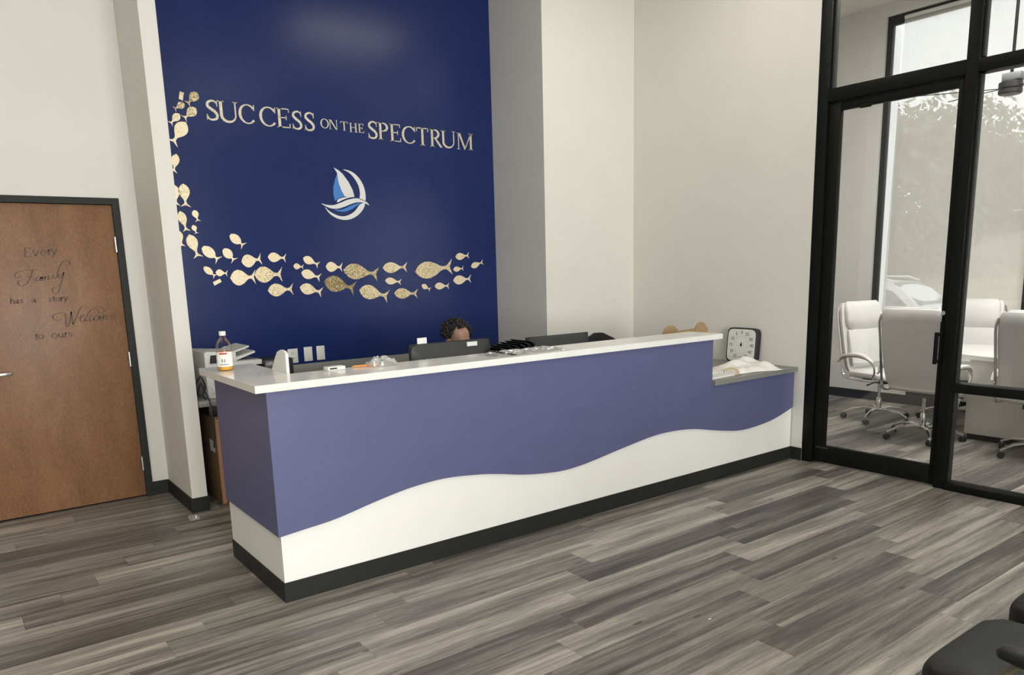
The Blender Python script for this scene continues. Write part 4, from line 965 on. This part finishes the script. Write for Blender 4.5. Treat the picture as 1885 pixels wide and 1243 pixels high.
# ------------------------------------------------------------------ the seated person
def capsules_mesh(name, segs, ells, voxel, m):
    """union of tapered capsules and ellipsoids, fused to one skin"""
    bm = bmesh.new()
    for p, q, r0, r1 in segs:
        p, q = Vector(p), Vector(q); n = 10
        for k in range(n + 1):
            c = p.lerp(q, k/n); r_ = r0 + (r1 - r0)*k/n
            bmesh.ops.create_icosphere(bm, subdivisions=2, radius=r_, matrix=Matrix.Translation(c))
    for c, s_, rot in ells:
        M_ = Matrix.Translation(c) @ Matrix.Rotation(rot[0], 4, rot[1]) @ Matrix.Diagonal((*s_, 1))
        bmesh.ops.create_icosphere(bm, subdivisions=3, radius=1.0, matrix=M_)
    me = bpy.data.meshes.new(name); bm.to_mesh(me); bm.free()
    ob = bpy.data.objects.new(name, me); COL.objects.link(ob)
    md = ob.modifiers.new('fuse', 'REMESH'); md.mode = 'VOXEL'; md.voxel_size = voxel; md.use_smooth_shade = True
    sm = ob.modifiers.new('soft', 'SMOOTH'); sm.iterations = 4; sm.factor = .5
    dg = bpy.context.evaluated_depsgraph_get(); new = bpy.data.meshes.new_from_object(ob.evaluated_get(dg))
    bpy.data.objects.remove(ob); new.name = name; new.materials.clear(); new.materials.append(MATS[m])
    for p in new.polygons: p.use_smooth = True
    return new
PX, PY = 1.695, 1.06
def rig(o): o.location = (PX, PY, 0); o.rotation_euler = (0, 0, math.radians(8)); return o
HC = Vector((0, -.02, 1.082))       # head centre, face toward -Y, head bowed to the screen
nod = math.radians(14)
def hp(x, y, z): return HC + Matrix.Rotation(nod, 3, 'X') @ Vector((x, y, z))
X_ = 'X'
ells = [(hp(0, .012, .022), (.076, .098, .094), (nod, X_)), (hp(0, -.02, -.045), (.060, .072, .075), (nod, X_)), (hp(0, -.045, -.088), (.036, .036, .028), (nod, X_)),
        (hp(0, -.088, -.025), (.013, .022, .024), (nod, X_)), (hp(0, -.075, .012), (.05, .02, .012), (nod, X_)), (hp(0, -.082, -.062), (.024, .012, .008), (nod, X_)), (hp(0, -.082, -.074), (.022, .011, .007), (nod, X_)),
        (hp(.078, .012, -.015), (.010, .020, .034), (nod, X_)), (hp(-.078, .012, -.015), (.010, .020, .034), (nod, X_)),
        (Vector((0, .05, .80)), (.165, .105, .14), (0, X_)), (Vector((0, .06, .62)), (.145, .105, .16), (0, X_)), (Vector((0, .06, .52)), (.17, .14, .09), (0, X_))]
segs = [((0, .03, .90), (0, .01, 1.03), .056, .052)]
arms = []
for s_ in (-1, 1):
    arms += [((s_*.165, .04, .885), (s_*.215, -.03, .66), .05, .042), ((s_*.215, -.03, .66), (s_*.12, -.26, .775), .040, .028)]
legs = []
for s_ in (-1, 1):
    legs += [((s_*.09, .05, .52), (s_*.11, -.33, .53), .082, .06), ((s_*.11, -.33, .53), (s_*.11, -.30, .12), .058, .036)]
hands = []
for s_ in (-1, 1):
    w0 = Vector((s_*.12, -.26, .775)); k_ = Vector((s_*.10, -.335, .772))
    hands += [(w0, k_, .026, .03)]
    for f, ln in zip(range(4), (.062, .070, .066, .052)):
        b0 = k_ + Vector((s_*(.026 - .0175*f), -.012, .004)); m0 = b0 + Vector((0, -ln*.5, .006)); hands += [(b0, m0, .0088, .0082), (m0, m0 + Vector((0, -ln*.45, -.016)), .0082, .007)]
    hands += [(w0 + Vector((-s_*.018, -.02, 0)), w0 + Vector((-s_*.045, -.06, -.002)), .011, .0095), (w0 + Vector((-s_*.045, -.06, -.002)), w0 + Vector((-s_*.044, -.088, -.006)), .0095, .008)]
person = bpy.data.objects.new('person', capsules_mesh('person_body', segs + arms + legs + hands, ells, .0065, 'skin')); COL.objects.link(person)
rig(person); tag(person, 'seated person with short black twisted hair, face hidden by the monitor', 'person')
grow = lambda L_, d: [(p, q, a + d, b_ + d) for p, q, a, b_ in L_]
sh = bpy.data.objects.new('shirt', capsules_mesh('shirt', grow([((0, .03, .87), (0, .03, .90), .07, .062)], 0) + grow([arms[0], arms[2]], .012), [(Vector((0, .05, .80)), (.178, .118, .15), (0, X_)), (Vector((0, .06, .62)), (.158, .118, .17), (0, X_))], .009, 'shirt')); COL.objects.link(sh); sh.parent = person
tr_ = bpy.data.objects.new('trousers', capsules_mesh('trousers', grow(legs, .010), [(Vector((0, .06, .52)), (.18, .15, .095), (0, X_))], .009, 'trousers')); COL.objects.link(tr_); tr_.parent = person
for s_ in (-1, 1):
    MB().loft([[(s_*.11 + a*.75, -.235 - q, .052 + b_*hh) for a, b_ in rrect(.05, .05, 16, 3)] for q, hh in ((-.06, .7), (-.04, 1), (.05, 1), (.12, .7), (.18, .5), (.205, .3))]).build('shoe', 'black_leather', person)
# eyes and brows
for s_ in (-1, 1):
    c = hp(s_*.03, -.083, -.002)
    e_ = MB(); bm = bmesh.new(); bmesh.ops.create_icosphere(bm, subdivisions=2, radius=.0095, matrix=Matrix.Translation(c)); e_.bm(bm, True); eye = e_.build('eye', 'white_plastic', person)
    e2 = MB(); bm = bmesh.new(); bmesh.ops.create_icosphere(bm, subdivisions=1, radius=.0045, matrix=Matrix.Translation(c + Vector((0, -.0075, -.001)))); e2.bm(bm, True); e2.build('iris', 'hair', eye)
# short twists of hair over the scalp
hm_ = MB(); rd = random.Random(4)
bm = bmesh.new(); bmesh.ops.create_icosphere(bm, subdivisions=3, radius=1.0, matrix=Matrix.Translation(hp(0, .026, .036)) @ Matrix.Rotation(nod, 4, 'X') @ Matrix.Diagonal((.088, .104, .094, 1)))
inv_ = Matrix.Rotation(-nod, 3, 'X')
bmesh.ops.delete(bm, geom=[v for v in bm.verts if (inv_ @ (v.co - HC)).z < -.005 - .4*min(0, (inv_ @ (v.co - HC)).y) + (.075 if (inv_ @ (v.co - HC)).y < -.035 else 0)], context='VERTS')
hm_.bm(bm, True)
for i in range(230):
    a = rd.uniform(0, 2*PI); el = math.asin(rd.uniform(-.15, 1.0))
    d = Vector((math.cos(el)*math.cos(a), math.cos(el)*math.sin(a), math.sin(el)))
    base = Vector((.086*d.x, .026 + .102*d.y, .036 + .092*d.z))
    if base.y < -.028 and base.z < .092: continue
    if base.z < -.01 and base.y < .02: continue
    tip = base + d*rd.uniform(.008, .017) + Vector((rd.uniform(-.012, .012), rd.uniform(-.012, .012), -.006 - .010*(1 - d.z)))
    q0, q1 = hp(*base), hp(*tip); mid = (q0 + q1)/2 + (hp(*(base + d*.008)) - hp(*base))*.8
    hm_.tube([q0, mid, q1, q1 + Vector((0, 0, -.006))], [.0095, .0095, .0075, .003], 6)
hm_.build('hair', 'hair', person)

# ------------------------------------------------------------------ chairs
def star_base(t, R_, zc, m_leg, m_wheel, rot=0.0, arch=.045, wr=.026):
    for k in range(5):
        a = rot + 2*PI*k/5; c, s_ = math.cos(a), math.sin(a)
        rings = []
        for u, zz, hw, hh in ((.03, zc, .022, .016), (R_*.35, zc + arch*.25, .020, .014), (R_*.7, zc - arch*.05, .016, .011), (R_, zc - arch*.9, .013, .009)):
            rings.append([(u*c - p*s_, u*s_ + p*c, zz + q) for p, q in rrect(hw, hh, 12, 3)])
        lg = MB().loft(rings).build('base_leg', m_leg, t)
        cs = MB(); x, y = (R_ - .005)*c, (R_ - .005)*s_
        cs.tube([(x, y, zc - arch*.9), (x, y, wr*1.6)], .006, 8)
        cs.build('caster_stem', m_leg, lg)
        w_ = MB(); ca, sa = math.cos(a + .8), math.sin(a + .8)
        for off in (-.013, .013):
            n = 16; rings = []
            for r_, hgt in ((wr*.5, -.009), (wr, -.007), (wr, .007), (wr*.5, .009)):
                rings.append([(x + (off + hgt)*ca - r_*math.cos(2*PI*q/n)*sa, y + (off + hgt)*sa + r_*math.cos(2*PI*q/n)*ca, wr + .0005 + r_*math.sin(2*PI*q/n)) for q in range(n)])
            w_.loft(rings)
        w_.build('caster', m_wheel, lg)
def executive_chair():
    t = thing('conference_chair', 'x', 'chair', group='white chairs around the meeting table')
    # back: tall slab, forward is +Y
    prof = [(-.175, .455, .20), (-.195, .50, .235), (-.215, .60, .250), (-.235, .72, .258), (-.255, .84, .262), (-.275, .95, .262), (-.29, 1.04, .26), (-.30, 1.10, .252), (-.302, 1.135, .235)]
    th = [.018, .03, .034, .034, .034, .034, .036, .034, .02]
    MB().loft([[(a, y + b_, z) for a, b_ in rrect(hw, h_, 28, 5)] for (y, z, hw), h_ in zip(prof, th)]).build('backrest', 'white_leather', t)
    hd = [(-.232, .905, .22, .012), (-.225, .93, .235, .035), (-.235, .99, .24, .048), (-.25, 1.06, .238, .046), (-.265, 1.12, .228, .038), (-.272, 1.15, .20, .014)]
    MB().loft([[(a, y + b_ - .0 + .012*(1 - (a/hw)**2), z - (.05*(1 - (a/hw)**2) if z < .92 else 0)) for a, b_ in rrect(hw, h_, 28, 3.5)] for y, z, hw, h_ in hd]).build('headrest', 'white_leather', t)
    lum = [(-.165, .52, .20, .012), (-.155, .56, .225, .035), (-.172, .68, .235, .036), (-.195, .80, .235, .032), (-.212, .88, .225, .012)]
    MB().loft([[(a, y + b_, z) for a, b_ in rrect(hw, h_, 24, 3.5)] for y, z, hw, h_ in lum]).build('back_cushion', 'white_leather', t)
    MB().loft([[(a, y, .46 + b_ + dz) for a, b_ in rrect(hw, h_, 28, 4)] for y, hw, h_, dz in ((-.20, .19, .015, .0), (-.17, .235, .035, 0), (-.05, .25, .042, 0), (.12, .25, .042, .002), (.22, .24, .036, -.006), (.26, .21, .016, -.018))]).build('seat', 'white_leather', t)
    for s_ in (-1, 1):
        x = s_*.272
        MB().tube(smooth_path([(x*.93, -.318, 1.09), (x, -.31, 1.02), (x, -.285, .88), (x, -.25, .70), (x, -.225, .55), (x, -.21, .47), (x, -.17, .428), (x, -.05, .418), (x, .10, .418), (x*.95, .20, .43)], 5), .0115, 8).build('side_frame', 'chrome', t)
        ar = smooth_path([(x*1.06, -.245, .60), (x*1.08, -.17, .642), (x*1.10, -.05, .660), (x*1.10, .07, .648), (x*1.08, .155, .598)], 4)
        rings = []
        for i, p in enumerate(ar):
            e_ = min(1, .35 + 2.2*min(i, len(ar)-1-i)/len(ar)); rings.append([(p.x + a*e_, p.y, p.z + b_*e_) for a, b_ in rrect(.032, .016, 14, 3)])
        arm = MB().loft(rings).build('armrest', 'white_leather', t)
        MB().tube(smooth_path([(x*1.05, -.262, .57), (x*1.08, -.17, .622), (x*1.10, -.05, .638), (x*1.10, .08, .625), (x*1.09, .16, .57), (x*1.04, .165, .50), (x, .13, .43)], 5), .009, 8).build('arm_bracket', 'chrome', arm)
    B(-.11, .11, -.12, .14, .375, .418, .01).build('mechanism', 'black_plastic', t)
    MB().tube([(.10, .05, .395), (.22, .08, .385), (.28, .09, .378)], [.006, .006, .009], 8).build('lever', 'black_plastic', t)
    MB().lathe([(.014, .22), (.014, .38)], 14).lathe([(.026, .085), (.026, .20), (.020, .225)], 16).build('gas_lift', 'chrome', t)
    star_base(t, .315, .105, 'chrome', 'black_plastic', .35)
    return t
ch = executive_chair()
def place(o, x, y, rz, lab): o.location = (x, y, 0); o.rotation_euler = (0, 0, math.radians(rz)); o['label'] = lab
place(ch, 6.06, .30, 168, 'white high-backed chair at the table end, seen from its side')
c2 = copy_tree(ch); place(c2, 5.56, -.36, -92, 'white chair with its back to the glass door, behind the pull handle')
c3 = copy_tree(ch); place(c3, 6.58, -.20, 97, 'white chair on the window side of the meeting table, facing the glass')
c4 = copy_tree(ch); place(c4, 5.56, -1.26, -90, 'white chair with its back to the glass, cut off by the picture edge')
# meeting table
tb_ = thing('meeting_table', 'white meeting table with panel base behind the glass', 'table', (6.12, -1.6, 0))
out_ = [(-.27, 1.20), (.36, 1.40), (.56, .7), (.62, 0), (.56, -.8), (.36, -1.5), (-.30, -1.5), (-.50, -.8), (-.56, 0), (-.50, .7)]
op = smooth_path([(a, b_, 0) for a, b_ in out_], 4, True)
MB().prism([(p.x, p.y) for p in op], lambda a, b_, d: (a, b_, d), .705, .74).build('table_top', 'white_laminate', tb_)
B(-.32, .30, -1.1, 1.0, .05, .705, .006).build('panel_base', 'white_laminate', tb_)
B(-.30, .28, -1.08, .98, 0.0005, .05).build('plinth', 'rubber_base', tb_)
B(-.335, -.32, .42, .45, .05, .70).build('cable_cover', 'steel', tb_)
# roller shades
for a, b_, lab in ((.80, -.50, 'pale woven roller shade nearest the far wall corner'), (-.56, -1.93, 'pale woven roller shade behind the storefront side glass'), (-1.97, -3.28, 'pale woven roller shade far along the window, out of the picture'), (-3.32, -4.58, 'pale woven roller shade at the window end, out of the picture')):
    s_ = thing('roller_shade', lab, 'roller shade', (XF + .02, (a+b_)/2, WZ1 - .05), 0, 'woven roller shades on the meeting room window')
    hw = abs(a - b_)/2
    MB().tube([(0, -hw, 0), (0, hw, 0)], .022, 12).build('roller', 'white_plastic', s_)
    vs = []; n = 10
    for i in range(n + 1): vs += [(-.012, -hw, -i/n*3.17), (-.012, hw + .05*i/n*(1 if a > .5 else 0), -i/n*3.17)]
    MB().add(vs, [(2*i, 2*i+1, 2*i+3, 2*i+2) for i in range(n)]).build('fabric', 'screen_fabric', s_)
    B(-.020, -.004, -hw, hw, -3.20, -3.17, .003).build('hem_bar', 'white_plastic', s_)
# pendant fixture
pd = thing('pendant_light', 'dark drum pendant on a rod with thin wire arms, over the meeting table', 'pendant light', (5.9, -.686, 2.86))
MB().lathe([(.075, -.045), (.085, -.035), (.085, -.010), (.078, -.004), (.085, .004), (.085, .045), (.07, .055)], 24).build('drum', 'black_plastic', pd)
B(-.05, .05, -.085, .055, .055, .115, .01).build('mount', 'printer_grey', pd)
MB().tube([(0, 0, .11), (0, 0, CEIL - 2.86)], .012, 10).build('rod', 'black_frame', pd)
for dy, dx, dz in ((.73, .0, .075), (.52, .10, .0), (-.7, .1, .05), (-.5, -.2, .0)):
    L_ = math.hypot(dx, dy); MB().tube([(dx/L_*.08, dy/L_*.08, .01), (dx, dy, dz)], .0035, 6).build('wire_arm', 'black_frame', pd)

# task chairs behind the desk
def task_chair(x, y, rz, top, lab):
    t = thing('task_chair', lab, 'chair', (x, y, 0), math.radians(rz), 'black task chairs behind the desk')
    zb = .56
    rings = []
    for i in range(9):
        u = i/8; z = zb + (top - zb)*u; hw = .225*math.sqrt(max(.02, 1 - max(0, (u - .55)/.45)**2*.97)); rings.append([(a, -.24 - .05*u + b_, z) for a, b_ in rrect(hw, .028, 20, 4)])
    MB().loft(rings).build('backrest', 'black_fabric', t)
    MB().loft([[(a, yy, .47 + b_) for a, b_ in rrect(hw, hh, 20, 4)] for yy, hw, hh in ((-.22, .19, .02), (-.18, .235, .038), (.15, .24, .038), (.22, .20, .02))]).build('seat', 'black_fabric', t)
    B(-.03, .03, -.30, -.24, .40, .75, .006).build('back_bracket', 'black_plastic', t)
    MB().box(-.09, .09, -.30, .1, .395, .432, .006).build('mechanism', 'black_plastic', t)
    MB().lathe([(.016, .2), (.016, .4)], 12).lathe([(.026, .08), (.026, .22)], 12).build('gas_lift', 'black_plastic', t)
    star_base(t, .29, .09, 'black_plastic', 'black_plastic', .2, .04)
    return t
task_chair(3.235, 1.02, 172, .998, 'empty black task chair with rounded top behind the counter')
task_chair(PX, 1.06, 188, .86, 'black task chair the seated person sits on')

# waiting chairs in front
def guest_chair(x, y, rz, lab, arms=False):
    t = thing('guest_chair', lab, 'chair', (x, y, 0), math.radians(rz), 'black waiting chairs')
    MB().loft([[(a, yy, .41 + b_) for a, b_ in rrect(hw, hh, 32, 5)] for yy, hw, hh in ((-.27, .225, .025), (-.255, .25, .05), (-.1, .262, .056), (.1, .262, .056), (.225, .25, .054), (.262, .215, .046), (.275, .17, .02))]).build('seat', 'black_leather', t)
    rings = []
    for z, hw, yy in ((.45, .22, -.25), (.50, .245, -.262), (.64, .25, -.29), (.76, .235, -.315), (.82, .19, -.325), (.835, .12, -.328)):
        rings.append([(a, yy + b_ + .05*(a/.25)**2, z) for a, b_ in rrect(hw, .03, 28, 4)])
    br = MB().loft(rings).build('backrest', 'black_leather', t)
    if arms:
        for sx in (-1, 1):
            ar = MB().loft([[(sx*.292 + a, yy, .60 + b_) for a, b_ in rrect(hw, hh, 16, 3)] for yy, hw, hh in ((.055, .012, .006), (.045, .026, .014), (.0, .034, .018), (-.22, .034, .018), (-.28, .02, .012))]).build('armrest', 'black_leather', t)
            MB().tube(smooth_path([(sx*.292, .0, .585), (sx*.292, .06, .50), (sx*.285, .09, .36), (sx*.25, .12, .355)], 4), .010, 8).build('arm_post', 'brass_edge', ar)
    for sx in (-1, 1):
        for sy in (-1, 1): MB().tube([(sx*.20, sy*.20, .36), (sx*.235, sy*.235, .0)], [.016, .012], 10).build('leg', 'black_plastic', t)
    MB().tube([(-.20, -.20, .35), (.20, -.20, .35), (.20, .20, .35), (-.20, .20, .35)], .012, 8, True).build('seat_frame', 'black_plastic', t)
    return t
guest_chair(1.115, -2.80, 0, 'black leather waiting chair in the lower picture corner, nearest the viewer', True)
guest_chair(1.70, -2.80, 0, 'second black waiting chair, only its edge showing beyond the first')

# car outside
car = thing('car', 'white car parked outside, seen hazily through the shade', 'car', (19.0, 6.75, -.75), math.radians(-90))
# local: x forward (length), y left, z up
side = [(-2.25, .35), (-2.3, .75), (-2.22, 1.05), (-2.05, 1.42), (-1.75, 1.68), (-.6, 1.76), (.25, 1.70), (.62, 1.52), (1.05, 1.12), (1.85, 1.02), (2.2, .88), (2.28, .6), (2.22, .35)]
n_ = 7; rings = []
for q in range(n_):
    v = -0.9 + 1.8*q/(n_-1); k_ = 1 - .10*abs(v/.9)**4
    rings.append([(x*(1 - .03*abs(v/.9)**3), v - (math.copysign(.16, v)*max(0, (z - .95)/.8) if abs(v) > .5 else 0), .3 + (z - .3)*(1 - .02*abs(v/.9)**4)) for x, z in side])
MB().loft(rings).build('body', 'car_paint', car)
for s_ in (-1, 1):
    yw = lambda z: s_*(.905 - .16*max(0, (z - .95)/.8))
    for poly in ([(-1.75, 1.12), (-1.62, 1.52), (-.95, 1.60), (-.95, 1.12)], [(-.88, 1.12), (-.88, 1.60), (-.05, 1.57), (-.05, 1.12)], [(.02, 1.12), (.02, 1.56), (.35, 1.48), (.78, 1.12)]):
        MB().add([(x, yw(z), z) for x, z in poly] + [(x, yw(z) - s_*.03, z) for x, z in poly], [(0, 1, 2, 3), (7, 6, 5, 4), (0, 4, 5, 1), (1, 5, 6, 2), (2, 6, 7, 3), (3, 7, 4, 0)]).build('side_window', 'car_glass', car)
    MB().tube([(-1.7, s_*.66, 1.74), (-1.5, s_*.67, 1.82), (.0, s_*.67, 1.82), (.3, s_*.66, 1.72)], .022, 8).build('roof_rail', 'chrome', car)
    for xw in (-1.4, 1.4):
        wh = MB().lathe([(.22, -.09), (.32, -.09), (.335, -.06), (.335, .06), (.32, .09), (.22, .09)], 24, (xw, s_*.80, .336), 'y').build('wheel', 'tyre', car)
        MB().lathe([(.05, -.1), (.21, -.095), (.21, .095), (.05, .1)], 16, (xw, s_*.80, .336), 'y').build('rim', 'steel', wh)
MB().add([(.30, -.62, 1.70), (.30, .62, 1.70), (1.02, .70, 1.16), (1.02, -.70, 1.16), (.28, -.62, 1.67), (.28, .62, 1.67), (1.0, .70, 1.13), (1.0, -.70, 1.13)], [(0, 1, 2, 3), (7, 6, 5, 4), (0, 4, 5, 1), (1, 5, 6, 2), (2, 6, 7, 3), (3, 7, 4, 0)]).build('windscreen', 'car_glass', car)
